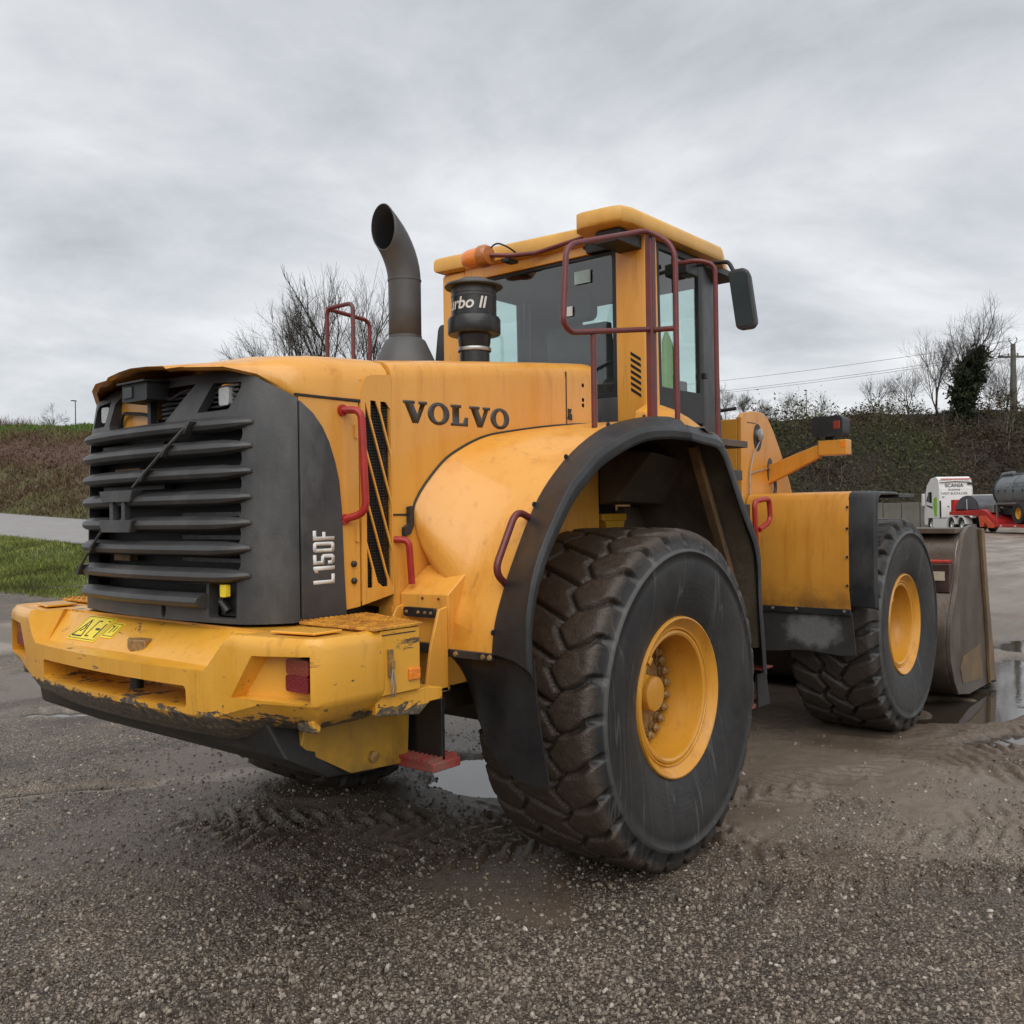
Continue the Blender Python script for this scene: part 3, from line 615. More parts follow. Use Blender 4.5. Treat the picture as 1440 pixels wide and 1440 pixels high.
# ---- counterweight
def cwout(ins):
    pts = [(-1.742, -1.2), (-1.93, -1.2), (-1.99, -1.197), (-2.025, -1.18), (-2.05, -1.13), (-2.09, -.96), (-2.132, -.72), (-2.158, -.45), (-2.170, -.2), (-2.173, 0)]
    pts = pts+[(x, -y) for x, y in reversed(pts[:-1])]
    P = np.array(pts); T = np.gradient(P, axis=0); Nn = np.stack([-T[:, 1], T[:, 0]], 1); Nn /= np.linalg.norm(Nn, axis=1)[:, None]
    if Nn[9, 0] > 0: Nn = -Nn
    Q = P-Nn*ins; Q[0, 0] = Q[-1, 0] = -1.742; return Q
lv = [(1.30, .085), (1.312, .075), (1.322, .045), (1.318, .022), (1.300, .006), (1.28, 0), (1.11, 0), (1.09, .004), (1.078, .014), (1.055, .028), (1.02, .065), (.99, .11)]
rows = []
for z, ins in lv[1:]:
    rows.append([(x, y, z-.02*max(0, (abs(y)-.9)/.35)*0-(.078*(1-float(sm(.68, 1.0, abs(y)))) if z < 1.105 else 0)) for x, y in cwout(ins)])
vt = [r for r in rows]
cwm = MB(); n = len(rows[0]); front = [[(-1.68, p[1]*.98, p[2]) for p in (r[0], r[-1])] for r in rows]
cwm.grid([[f_[0]]+r+[f_[1]] for r, f_ in zip(rows, front)], cv=True, capu=True)
cuts = [MB().add([(-1.93, -.80, 1.34), (-2.4, -.86, 1.34), (-1.93, .80, 1.34), (-2.4, .86, 1.34), (-1.93, -.80, 1.302), (-1.93, .80, 1.302), (-2.075, -.68, 1.185), (-2.075, .68, 1.185), (-2.4, -.66, 1.165), (-2.4, .66, 1.165)],
                 [(0, 1, 3, 2), (0, 4, 6, 8, 1), (2, 3, 9, 7, 5), (4, 5, 7, 6), (6, 7, 9, 8), (1, 8, 9, 3), (0, 2, 5, 4)]),
        MB().prism(rrect(-.575, .575, 1.035, 1.118, .018), 'x', -2.4, -1.93)]
for s_ in (-1, 1):
    cuts.append(MB().add([(-2.4, s_*.86, 1.262), (-2.4, s_*1.168, 1.272), (-2.4, s_*1.168, 1.088), (-2.4, s_*.74, 1.070), (-2.03, s_*.93, 1.25), (-1.955, s_*1.160, 1.258), (-1.95, s_*1.160, 1.10), (-2.06, s_*.83, 1.10)],
                         [(0, 1, 2, 3), (4, 7, 6, 5), (0, 4, 5, 1), (1, 5, 6, 2), (2, 6, 7, 3), (3, 7, 4, 0)]))
cw = cwm.obj('counterweight', m_cw, L, 0.02, cuts=cuts, sharp=40, seg=3)
# raised wear pads on top of the towers, pin boss on the slope, drawbar pin in the slot
for s_ in (-1, 1):
    MB().prism([(-1.99, s_*.88), (-1.84, s_*.88), (-1.82, s_*1.08), (-1.95, s_*1.08)], 'z', 1.318, 1.328).obj('top_pad', m_cw, cw, 0.004)
    lamp = MB().prism(rrect(s_*1.072-.062, s_*1.072+.062, 1.128, 1.1865, .012), 'x', -2.022, -1.93).obj('tail_lamp', m_redlens, cw, 0.006, seg=3)
    MB().prism(rrect(s_*1.072-.062, s_*1.072+.062, 1.187, 1.242, .012), 'x', -2.020, -1.93).obj('indicator_lens', m_amb2, lamp, 0.006, seg=3); MB().box(-1.99, -1.94, *sorted((s_*1.003, s_*1.145)), 1.120, 1.25).obj('lamp_housing', m_blk, lamp, 0.01)
MB().lathe([(.028, 1.03), (.028, 1.14)], 'z', (-2.03, -.02, 0), 18).obj('drawbar_pin', m_blk, cw)
MB().prism([(-2.05, -.12), (-1.985, -.10), (-1.985, -.02), (-2.05, .02), (-2.07, -.04)], 'z', 1.19, 1.242).obj('pin_cap', m_bolt, cw, 0.008)
# warning plate on the slope: yellow plate, triangle, figure; a smaller plate beside it
def slope(a, b, h=0):   # a along +y to the left, b up the slope
    t = b; x = -2.072+.140*t; z = 1.188+.113*t; nx, nz = -.628, .778; return (x+nx*h, a, z+nz*h)
def plate(name, y0, y1, b0, b1, m, par, h0, h1):
    c = [(y0, b0), (y1, b0), (y1, b1), (y0, b1)]; mb = MB(); mb.add([slope(a, b, h0) for a, b in c]+[slope(a, b, h1) for a, b in c], [(0, 1, 2, 3), (4, 5, 6, 7), (0, 1, 5, 4), (1, 2, 6, 5), (2, 3, 7, 6), (3, 0, 4, 7)]); return mb.obj(name, m, par)
pl = plate('warning_plate', .30, .545, .12, .93, m_stick, cw, .0, .003); p2 = plate('warning_plate', .195, .29, .30, .80, m_stick, cw, .0, .003)
def strip(par, pts, wd, closed=False):
    mb = MB(); pp = pts+[pts[0]] if closed else pts
    for (a0, b0), (a1, b1) in zip(pp, pp[1:]):
        d = Vector((a1-a0, (b1-b0)*.18, 0)); 
        if d.length == 0: continue
        d.normalize(); na, nb = -d.y*wd, d.x*wd/.18
        q = [(a0+na, b0+nb), (a1+na, b1+nb), (a1-na, b1-nb), (a0-na, b0-nb)]; mb.add([slope(a, b, .0042) for a, b in q], [(0, 1, 2, 3)])
    mb.obj('pictogram', m_blk, par, sharp=None)
strip(pl, [(.525, .25), (.44, .25), (.482, .80)], .004, True); strip(pl, [(.495, .40), (.475, .50), (.485, .62)], .004)
strip(pl, [(.385, .78), (.415, .78), (.415, .28), (.385, .28)], .0035); strip(pl, [(.38, .52), (.345, .52)], .006); strip(pl, [(.33, .78), (.33, .82)], .007); strip(pl, [(.332, .72), (.332, .25)], .0055)
strip(pl, [(.31, .17), (.535, .17), (.535, .9), (.31, .9)], .0015, True); strip(p2, [(.27, .68), (.25, .68), (.25, .45)], .003); strip(p2, [(.225, .68), (.225, .5)], .003); strip(p2, [(.20, .36), (.28, .36), (.28, .76), (.20, .76)], .0015, True)
# belly: tapers down and forward below the lip
top = [(-2.10, -1.02, 1.035), (-2.10, 1.02, 1.035), (-1.70, 1.12, 1.035), (-1.30, .90, 1.0), (-1.30, -.90, 1.0), (-1.70, -1.12, 1.035)]
top = [(-2.03, -.90, 1.0), (-2.03, .90, 1.0), (-1.80, .90, 1.02), (-1.30, .89, 1.0), (-1.30, -.89, 1.0), (-1.80, -.90, 1.02)]
bot = [(-1.74, -.895, .738), (-1.74, .895, .738), (-1.60, .90, .725), (-1.32, .90, .725), (-1.32, -.90, .725), (-1.60, -.90, .725)]
mid = [(-1.985, -.96, .865), (-1.985, .96, .865), (-1.66, .905, .865), (-1.31, .90, .865), (-1.31, -.90, .865), (-1.66, -.905, .865)]
MB().grid([bot, mid, top], cv=True, capu=True).obj('belly_plate', simple('scuffed_black_belly', (.018, .017, .016), .55, 0, .4, 3, .002, (.075, .055, .03), .45), cw, 0.012)
both('belly_side_plate', MB().prism([(-1.90, .90), (-1.86, .86), (-1.66, .745), (-1.36, .725), (-1.34, 1.05), (-1.86, 1.05)], 'y', -.935, -.905), m_belly, cw, bevel=0.004)
for s_ in (-1, 1): MB().lathe([(.022, 0), (.022, .016), (.010, .02), (.001, .02)], 'y', (-1.555, .935, .79), 12).obj('plate_bolt', m_bolt, cw) if s_ > 0 else MB().lathe([(.022, 0), (.022, -.016), (.010, -.02), (.001, -.02)], 'y', (-1.555, -.935, .79), 12).obj('plate_bolt', m_bolt, cw)
both('lifting_lug', MB().prism([(-1.995, .985), (-2.0, 1.03), (-1.97, 1.04), (-1.96, .985)], 'y', -1.13, -1.04), m_cw, cw, bevel=0.006)

# ---- battery box with tread plate, latch and side reflector, right and left
for s_ in (-1, 1):
    def q(a, b): return sorted((s_*a, s_*b))
    bb = MB().box(-1.738, -1.535, *q(.80, 1.19), 1.08, 1.318).obj('battery_box', m_cw, L, 0.005)
    tp = MB().prism([(-1.77, s_*.765), (-1.40, s_*.765), (-1.525, s_*1.195), (-1.77, s_*1.195)], 'z', 1.321, 1.332).obj('tread_plate', m_rust, bb, 0.002)
    st = MB(); rng = random.Random(3)
    for i in range(13):
        for j in range(17):
            x, y = -1.755+i*.026+(.013 if j % 2 else 0), .785+j*.026
            if x > -1.412-(y-.765)*.29-.015 or y > 1.185: continue
            st.box(x-.008, x+.008, *q(y-.0035, y+.0035), 1.331, 1.339)
    st.obj('grip_studs', m_rust, tp, kind='stuff')
    MB().box(-1.73, -1.56, *q(1.19, 1.1915), 1.30, 1.304).obj('lid_gap', m_blk, bb)
    mb = MB().box(-1.705, -1.685, *q(1.19, 1.204), 1.15, 1.25); mb.box(-1.702, -1.688, *q(1.20, 1.216), 1.18, 1.21)
    lt = mb.obj('latch', m_bolt, bb, 0.002)
    MB().tube([(-1.695, s_*1.206, 1.18), (-1.704, s_*1.21, 1.11), (-1.702, s_*1.208, 1.078), (-1.686, s_*1.208, 1.078), (-1.684, s_*1.21, 1.11), (-1.693, s_*1.206, 1.18)], .0035, 6).obj('latch_loop', m_chrome, lt)
    MB().box(-1.60, -1.543, *q(1.19, 1.20), 1.122, 1.165).obj('side_reflector', m_orange, bb, 0.003)
    MB().prism([(-1.75, 1.01), (-1.75, 1.077), (-1.47, 1.077), (-1.40, 1.065), (-1.40, 1.02), (-1.47, 1.02), (-1.53, .98)], 'y', *q(.86, 1.175)).obj('box_bracket', m_cw, L, 0.004)
    # step frame between battery box and arch, and its sloping upper box
    ub = MB().add([(-1.215, s_*.752, 1.40), (-1.045, s_*.752, 1.515), (-1.02, s_*1.0, 1.515), (-1.175, s_*1.0, 1.40), (-1.215, s_*.752, 1.15), (-1.0, s_*.752, 1.15), (-1.0, s_*1.0, 1.15), (-1.175, s_*1.0, 1.15)],
                  [(0, 1, 2, 3), (4, 7, 6, 5), (0, 4, 5, 1), (1, 5, 6, 2), (2, 6, 7, 3), (3, 7, 4, 0)]).obj('step_box', m_yel, L, 0.006)
    for y in (.78, .87, .965): MB().lathe([(.006, 0), (.006, -.004), (.001, -.004)], 'x', (-1.196, s_*y, 1.382), 8).obj('rivet', m_red, ub)
    MB().prism(rrect(min(s_*.79, s_*.975), max(s_*.79, s_*.975), 1.305, 1.345, .012), 'x', -1.235, -1.215).obj('step_bar', m_rub, ub, 0.003)
    for y in (.81, .88, .92, .955): MB().lathe([(.008, 0), (.006, -.006), (.001, -.007)], 'x', (-1.235, s_*y, 1.325), 8).obj('bar_bolt', m_bolt, ub)
    MB().prism([(-1.20, 1.355), (-1.25, 1.345), (-1.30, 1.20), (-1.335, 1.02), (-1.20, 1.0)], 'y', *q(1.005, 1.02)).obj('step_side', m_yel, ub, 0.004)
    MB().prism([(-1.21, 1.355), (-1.25, 1.345), (-1.34, 1.20), (-1.37, 1.02), (-1.22, 1.0)], 'y', *q(.757, .77)).obj('step_side', m_yel, ub, 0.004)
    MB().box(-1.36, -1.19, *q(.77, 1.02), 1.0, 1.022).obj('step_tread', m_cw, ub, 0.004)
    MB().box(-1.25, -1.22, *q(.775, 1.0), 1.16, 1.20).obj('step_bar', m_rub, ub, 0.003)
    # red lower step on its hanger
    MB().box(-1.33, -1.31, *q(.86, 1.10), .73, 1.0).obj('step_hanger', m_rub2, L, 0.004)
    ls = MB().box(-1.40, -1.24, *q(.88, 1.12), .715, .752).obj('lower_step', m_step, L, 0.006)
    tt = MB()
    for k in range(9): tt.box(-1.41, -1.24, *q(.885+k*.026, .892+k*.026), .752, .766)
    tt.obj('step_teeth', m_step, ls)
    # ---- rear wheel arch: yellow skin, black rubber lip, dirty liner, flaps
    inn = [(-1.00, 1.44), (-1.03, 1.52), (-1.105, 1.65), (-1.115, 1.79), (-.95, 1.965), (-.80, 2.05), (-.63, 2.112), (-.43, 2.148), (-.15, 2.188), (.10, 2.215), (.33, 2.232)]
    out = [(-1.165, 1.165), (-1.145, 1.28), (-1.10, 1.385), (-1.04, 1.50), (-.90, 1.72), (-.77, 1.865), (-.58, 2.008), (-.35, 2.122), (-.12, 2.178), (.10, 2.205), (.33, 2.212)]
    m_ = [(-1.155, 1.165), (-1.135, 1.28), (-1.09, 1.40), (-1.045, 1.53), (-.93, 1.785), (-.80, 1.94), (-.61, 2.06), (-.40, 2.145), (-.14, 2.19), (.10, 2.212), (.33, 2.225)]
    A = [[(*((p[0], s_*.751, p[1])),) for p in inn], [(p[0], s_*1.0, p[1]) for p in m_], [(p[0], s_*1.13, (p[1]+b[1])/2) for p, b in zip(out, m_)], [(p[0], s_*1.25, p[1]) for p in out]]
    # smooth the lengthwise run of points
    def dens(r, k=4):
        P = np.array(r); t = np.arange(len(P)); o = []
        for i in range(len(P)-1):
            p0, p1, p2_, p3 = P[max(i-1, 0)], P[i], P[i+1], P[min(i+2, len(P)-1)]
            for j in range(k):
                u = j/k; o.append(tuple(0.5*((2*p1)+(-p0+p2_)*u+(2*p0-5*p1+4*p2_-p3)*u*u+(-p0+3*p1-3*p2_+p3)*u**3)))
        return o+[tuple(P[-1])]
    A = [dens(r) for r in A]; B = [[(p[0]*.985, p[1], p[2]-.012) for p in r] for r in A]
    fd = MB().slab(A, B).obj('rear_fender', m_yel, L, 0.003, sharp=35)
    sea = [tuple(np.array(p)+np.array((-.004, 0, .003))) for p in A[0]]; MB().tube(sea[10:], .006, 6).obj('fender_seal', m_blk, fd)
    lip = [(-1.20, 1.125), (-1.205, 1.24), (-1.195, 1.37), (-1.12, 1.57), (-.93, 1.82), (-.80, 1.925), (-.65, 2.018), (-.36, 2.118), (-.12, 2.147), (.02, 2.15), (.12, 2.15)]
    rin = [(-1.175, 1.16), (-1.155, 1.28), (-1.11, 1.39), (-1.05, 1.505), (-.91, 1.727), (-.78, 1.873), (-.59, 2.016), (-.355, 2.131), (-.125, 2.187), (.08, 2.213), (.24, 2.222)]
    rm = [((a[0]*.55+b[0]*.45)-.012, a[1]*.5+b[1]*.5+.014) for a, b in zip(rin, lip)]
    R_ = [dens([(p[0], s_*1.235, p[1]+.004) for p in rin]), dens([(p[0]-.006, s_*1.27, p[1]+.008) for p in rin]), dens([(p[0], s_*1.37, p[1]) for p in rm]), dens([(p[0], s_*1.44, p[1]) for p in lip]), dens([(p[0]+.012, s_*1.452, p[1]-.02) for p in lip]), dens([(p[0]+.03, s_*1.447, p[1]-.05) for p in lip])]
    R2 = [[(p[0]+.012, p[1]-s_*(.004 if i < 3 else .012), p[2]-.012) for p in r] for i, r in enumerate(R_)]
    rb = MB().slab(R_, R2).obj('rubber_lip', m_rub, L, 0.004, sharp=50)
    for i in (3, 10, 17, 23, 29, 35):
        p = R_[0][i]; MB().lathe([(.012, 0), (.012, s_*-.008), (.006, s_*-.012), (.001, s_*-.012)], 'y', (p[0]-.004, s_*1.243, p[2]+.004), 8).obj('lip_bolt', m_rub, rb)
    # front run of the lip down to the ladder
    l2 = [(.13, 2.135), (.30, 2.12), (.46, 2.105), (.53, 2.06), (.58, 2.0), (.74, 1.77), (.92, 1.53), (.945, 1.24), (.985, .92), (1.0, .80)]
    i2 = [(.25, 2.205), (.42, 2.195), (.58, 2.175), (.66, 2.11), (.71, 2.03), (.87, 1.79), (1.03, 1.54), (1.06, 1.24), (1.10, .92), (1.11, .80)]
    Fr = [dens([(p[0], s_*1.235, p[1]) for p in i2]), dens([(p[0]+.01, s_*1.37, p[1]-.01) for p in [((a[0]+b[0])/2+.03, (a[1]+b[1])/2+.02) for a, b in zip(l2, i2)]]), dens([(p[0], s_*1.44, p[1]) for p in l2]), dens([(p[0]-.03, s_*1.445, p[1]-.03) for p in l2])]
    F2 = [[(p[0]-.014, p[1]-s_*.006, p[2]-.012) for p in r] for r in Fr]
    fl = MB().slab(Fr, F2).obj('front_rubber_lip', m_rub, L, 0.004, sharp=50)
    MB().box(.945, 1.10, *q(1.30, 1.43), .828, .836).obj('red_seam', m_red, fl)
    MB().prism([(.99, .80), (1.11, .80), (1.16, .60), (1.0, .60)], 'y', *q(1.37, 1.385)).obj('ladder_side', m_rub, L, 0.004)
    lad = MB().box(.86, 1.14, *q(1.13, 1.37), .60, .622).obj('ladder_step', m_step, L, 0.004)
    tt = MB()
    for k in range(6): tt.box(.86, 1.14, *q(1.15+k*.037, 1.163+k*.037), .62, .642)
    tt.obj('step_teeth', m_step, lad)
    # liner: underside of the arch and the wall in front of the wheel
    wl_ = [(.36, 2.17), (.52, 2.10), (.60, 1.99), (.76, 1.75), (.92, 1.50), (.96, 1.22), (.98, .95)]
    MB().slab([[(x, s_*.70, z) for x, z in wl_], [(x, s_*1.0, z) for x, z in wl_], [(x-.005, s_*1.40, z) for x, z in wl_]], [[(x+.02, s_*.70, z+.01) for x, z in wl_], [(x+.02, s_*1.0, z+.01) for x, z in wl_], [(x+.015, s_*1.40, z+.01) for x, z in wl_]]).obj('arch_liner', m_mud, L, sharp=30)
    MB().prism([(.43, 2.08), (.47, 2.09), (.92, 1.30), (.88, 1.28)], 'y', *q(1.26, 1.31)).obj('liner_rib', simple('rusty_rib', (.16, .085, .03), .7, 0, .4, 9, .002, (.05, .04, .03), .6) if s_ < 0 else m_mud, L, 0.003)
    MB().prism([(-.30, 2.10), (.38, 2.185), (.38, 2.165), (-.30, 2.08)], 'y', *q(.72, 1.22)).obj('arch_underside', m_mud, L)
    MB().add([(.34, s_*.752, 2.10), (.60, s_*.752, 2.05), (.60, s_*1.15, 2.02), (.34, s_*1.10, 2.06), (.34, s_*.752, 1.78), (.72, s_*.752, 1.78), (.72, s_*.95, 1.78), (.34, s_*.85, 1.80)], [(0, 3, 2, 1), (4, 5, 6, 7), (0, 1, 5, 4), (1, 2, 6, 5), (2, 3, 7, 6), (3, 0, 4, 7)]).obj('cab_floor_box', m_mud, L, 0.006)
    MB().box(.60, .95, *q(.70, .748), 1.0, 1.77).obj('cab_base_wall', m_mud, L, 0.004)
    MB().box(-1.25, .33, *q(.70, .749), 1.30, 2.14).obj('arch_inner_wall', m_yel, L, 0.002)
    hb = MB().box(.35, .60, *q(.70, .765), 1.69, 1.73).obj('hydraulic_bracket', m_belly, L, 0.004); MB().prism([(.36, 1.69), (.56, 1.69), (.50, 1.55), (.40, 1.55)], 'y', *q(.70, .78)).obj('bracket_gusset', m_belly, hb, 0.004)
    # mud flap behind the tyre
    fp = []
    for i in range(9):
        u = i/8; row = []
        for j in range(9):
            v = j/8; ztopf = 1.155; y = .965+u*.455; zb_ = [1.06, .94, .86, .79, .73, .68, .645, .625, .62][i]
            z = ztopf+(zb_-ztopf)*v; row.append((-1.155+.09*v+.035*math.sin(u*5.5+v*2)*v-.03*u*v+.02*(u > .75)*(u-.75)*4, s_*y, z))
        fp.append(row)
    MB().slab(fp, [[(x+.012, y, z) for x, y, z in r] for r in fp]).obj('mudflap', m_rub2, L, 0.002, sharp=50)
    MB().box(-1.185, -1.165, *q(.965, 1.245), 1.14, 1.172).obj('flap_rail', m_rub, L, 0.003)
    for y in (1.05, 1.20, 1.235): MB().lathe([(.012, 0), (.010, -.008), (.001, -.01)], 'x', (-1.185, s_*y, 1.156), 8).obj('rail_bolt', m_bolt, L)
    # grab handle on the fender
    MB().tube(fillet([(-.865, s_*1.235, 1.70), (-1.00, s_*1.235, 1.755), (-1.15, s_*1.235, 1.50), (-1.03, s_*1.235, 1.415)], .06, 6), .0155, 10).obj('fender_handle', m_red, L)

# ---- cab
for s_ in (-1, 1):
    def q(a, b): return sorted((s_*a, s_*b))
    pil = MB().prism([(.75, 2.27), (.75, 3.42), (.885, 3.42), (.905, 2.27)], 'y', *q(.615, .822)).obj('cab_pillar', m_yel, L, 0.022, seg=3)
    for k in range(7):
        z = 2.435+k*.036; MB().prism([(s_*.715, z+.030), (s_*.785, z-.016), (s_*.785, z+.002), (s_*.715, z+.048)], 'x', .7475, .753).obj('vent_slot', m_soot_hollow, pil)  # black strips on the pillar, shade inside the slots put in as colour
    # side window: dark frame, glass, lower black sill
    e_ = .13 if s_ > 0 else 0.0
    fr = MB().prism([(.905, 2.30), (.905, 3.38), (1.47+e_, 3.38), (1.485+e_, 2.30)], 'y', *q(.775, .815)).obj('window_frame', m_blk, L, 0.008, cuts=[MB().prism([(.95, 2.50), (.93, 3.335), (1.425+e_, 3.335), (1.435+e_, 2.50)], 'y', *q(.7, .9))])
    MB().prism([(.94, 2.49), (.92, 3.345), (1.435+e_, 3.345), (1.445+e_, 2.49)], 'y', *q(.792, .798)).obj('window_glass', m_glass, fr)
    MB().box(1.12, 1.132, *q(.797, .806), 2.50, 3.33).obj('window_divider', m_blk, fr)
    # corner panel running in to the windscreen
    A = [[(1.487+e_, s_*.80, 2.0), (1.487+e_, s_*.80, 3.40)], [(1.53+e_, s_*.79, 2.0), (1.53+e_, s_*.79, 3.40)]]
    MB().slab(A, [[(x-.02, y-s_*.04, z) for x, y, z in r] for r in A]).obj('front_pillar', m_blk, L, 0.004)
    A = [[(1.54+e_, s_*.785, 1.95), (1.54+e_, s_*.785, 3.40)], [(2.16, s_*.60, 1.95), (2.10, s_*.60, 3.40)]]
    MB().slab(A, [[(x-.02, y-s_*.04, z) for x, y, z in r] for r in A]).obj('corner_panel', m_blk, L, 0.004)
    # yellow shoulder under the side window
    sh = [(.62, 2.20), (.66, 2.33), (.78, 2.385), (.95, 2.37), (1.12, 2.32), (1.25, 2.24), (1.30, 2.16)]
    A = [[(x, s_*.80, z) for x, z in sh], [(x+.0, s_*.90, z-.02) for x, z in sh], [(x, s_*.99, z-.075) for x, z in sh], [(x, s_*1.02, min(z-.12, 2.16)) for x, z in sh]]
    MB().slab(A, [[(x, y, 2.10) for x, y, z in r] for r in A]).obj('cab_shoulder', m_yel, L, 0.006, sharp=50)
    MB().box(.72, 1.30, *q(.80, 1.20), 2.12, 2.16).obj('platform', m_mud, L, 0.003)
MB().box(.335, .64, -.66, .66, 1.28, 2.2).obj('dark_bay_filler', m_blk, L)  # black box added to fill the gap, its colour stands for shade
rear = MB().box(.748, .80, -.613, .613, 3.335, 3.44).obj('cab_rear_header', m_yel, L, 0.006)
for y in (-.50, -.40): MB().lathe([(.018, 0), (.018, -.006), (.001, -.006)], 'x', (.748, y, 3.385), 12).obj('header_hole', m_blk, rear)
rw = MB().box(.765, .795, -.612, .612, 2.44, 3.334).obj('rear_window_frame', m_blk, L, 0.004, cuts=[MB().prism(rrect(-.58, .595, 2.47, 3.315, .03), 'x', .7, .9)])
MB().box(.778, .784, -.60, .605, 2.46, 3.325).obj('window_glass', m_glass, rw)
MB().tube([(.768, -.20, 2.50), (.765, -.38, 2.60), (.766, -.56, 2.66)], .007, 6).obj('wiper_arm', m_blk, rw)
MB().box(.755, .80, -.612, .612, 2.0, 2.438).obj('cab_rear_wall', m_int, L, 0.003)
MB().box(.764, .768, -.28, -.22, 2.98, 3.04).obj('pane_sticker', m_white, rw); MB().box(.764, .768, -.42, -.30, 3.17, 3.25).obj('pane_sticker', simple('frosted_label', (.30, .38, .36), .4), rw)
MB().box(.80, 2.12, -.77, .77, 1.95, 2.02).obj('cab_floor', m_int, L); MB().box(.80, 2.1, -.78, .78, 3.36, 3.40).obj('headliner', m_int, L)
MB().lathe([(.001, -.035), (.09, -.035), (.115, -.015), (.115, 0), (.001, 0)], 'z', (.98, .34, 3.365), 24).obj('ceiling_speaker', m_int, L)
ws = MB().prism([(2.13, 2.2), (2.07, 3.40), (2.10, 3.40), (2.16, 2.2)], 'y', -.58, .58).obj('windscreen', m_glass, L)
MB().box(1.75, 2.12, -.62, .62, 2.02, 2.30).obj('dashboard', m_int, L, 0.02)
# lower flank glass either side of the seat
st_ = MB().prism([(1.22, 2.42), (1.16, 2.98), (1.20, 3.02), (1.28, 3.02), (1.36, 2.46)], 'y', -.24, .24).obj('driver_seat', m_int, L, 0.04, seg=3)
MB().box(1.2, 1.68, -.25, .25, 2.33, 2.46).obj('seat_cushion', m_int, st_, 0.04, seg=3); MB().prism(rrect(-.13, .13, 3.05, 3.24, .05), 'x', 1.18, 1.27).obj('headrest', m_int, st_, 0.03, seg=3)
MB().box(1.3, 1.5, -.18, .18, 2.02, 2.33).obj('seat_base', m_int, st_); MB().box(1.30, 1.65, -.36, -.27, 2.50, 2.57).obj('armrest', m_int, st_, 0.02)
MB().tube([(1.80, 0, 2.30), (1.70, 0, 2.66)], .03, 8).obj('steering_column', m_int, L)
o = MB().lathe([(.19+.014*math.cos(a), .014*math.sin(a)) for a in np.linspace(0, 2*np.pi, 9)[:-1]], 'z', (0, 0, 0), 28, closed=True).obj('steering_wheel', m_int, L); o.location = (1.69, 0, 2.68); o.rotation_euler = (0, rad(-25), 0)
gp = MB().prism([(1.36, 2.50), (1.60, 2.50), (1.46, 2.86), (1.40, 2.93), (1.36, 2.86)], 'y', -.60, -.57).obj('green_cloth', m_green, L, 0.008, label='lime green cloth hanging inside the cab')
MB().box(1.33, 1.40, -.74, -.68, 2.50, 2.58).obj('cab_switch', m_int, L, 0.01); MB().box(1.28, 1.30, -.74, -.70, 2.5, 2.62).obj('cab_lever', m_int, L, 0.004)
# roof: flat shell with a tail on the right
def rl(poly, ins): return poly
R1 = [(.70, -.36), (.70, .86), (1.0, .885), (1.65, .875), (2.16, .66), (2.22, .3), (2.22, -.3), (2.16, -.66), (1.65, -.875), (.52, -.885), (.44, -.86), (.42, -.80), (.42, -.60), (.44, -.55), (.66, -.51), (.70, -.47)]
def scalep(P, k, c=(1.3, 0)): return [((x-c[0])*k+c[0], (y-c[1])*k+c[1]) for x, y in P]
def rz_(x, y): return .0+.052*max(0, (x-.42)/1.8)*0+.05*(y+.885)/1.77*(1 if x < 2 else 1)
lay = [(.955, 3.375), (.99, 3.385), (1.0, 3.40), (1.0, 3.455), (.988, 3.475), (.95, 3.487), (.6, 3.50)]
MB().grid([[(x, y, z+rz_(x, y)+.012*max(0, (x-.42))/1.5) for x, y in scalep(R1, k)] for k, z in lay], cv=True, capu=True).obj('cab_roof', simple('roof_yellow_beige_paint', (.70, .38, .085), .4, 0, .12, 4, .0006, (.5, .27, .04), .3), L, sharp=40)
MB().box(.50, .82, -.80, -.64, 3.30, 3.372).obj('roof_bracket', m_blk, L, 0.004)
MB().box(.72, .81, -.62, -.42, 3.335, 3.44).obj('header_bracket', m_blk, L, 0.004)
# beacon on its bar
bc = MB().lathe([(.001, .178), (.035, .174), (.055, .155), (.063, .12), (.065, .05), (.065, .02)], 'y', (.56, .27, 3.415), 28).obj('beacon_lens', m_orange, L, sharp=40)
MB().lathe([(.072, .02), (.072, -.02), (.058, -.045), (.001, -.05)], 'y', (.56, .27, 3.415), 28).obj('beacon_base', m_amb3, bc, sharp=35)
MB().tube([(.56, .24, 3.415), (.62, .10, 3.40), (.70, -.05, 3.405), (.71, -.42, 3.435)], .0145, 8).obj('beacon_bar', m_red, L)
MB().box(.60, .70, .10, .16, 3.365, 3.385).obj('beacon_bracket', m_blk, bc); MB().tube(fillet([(.57, .24, 3.45), (.60, .20, 3.50), (.64, .14, 3.47), (.70, .12, 3.44)], .04), .006, 6).obj('beacon_cable', m_blk, bc)
# access rails
TR = .0142
rA = MB().tube(fillet([(.26, -1.15, 2.705), (-.47, -1.15, 2.585), (-.53, -1.15, 2.62), (-.50, -1.15, 2.965), (-.44, -1.15, 3.01), (.24, -1.15, 3.225), (.26, -1.30, 3.12), (.26, -1.30, 2.18)], .09, 7), TR, 10).obj('guard_rail', m_red, L)
MB().box(.235, .285, -1.172, -1.128, 2.2, 3.225).obj('rail_post', m_red, rA, 0.012); MB().tube([(-.285, -1.15, 2.60), (-.285, -1.15, 2.15)], TR, 10).obj('rail_post', m_red, rA)
MB().tube([(.26, -1.15, 2.70), (.26, -1.30, 2.69)], TR, 10).obj('rail_brace', m_red, rA)
MB().tube(fillet([(1.04, -.84, 3.255), (1.04, -1.02, 3.25), (1.10, -1.10, 3.22), (1.105, -1.10, 2.16)], .07, 6), .0148, 10).obj('entry_rail', m_red, L)
A_ = (.02, 1.2, 3.125)
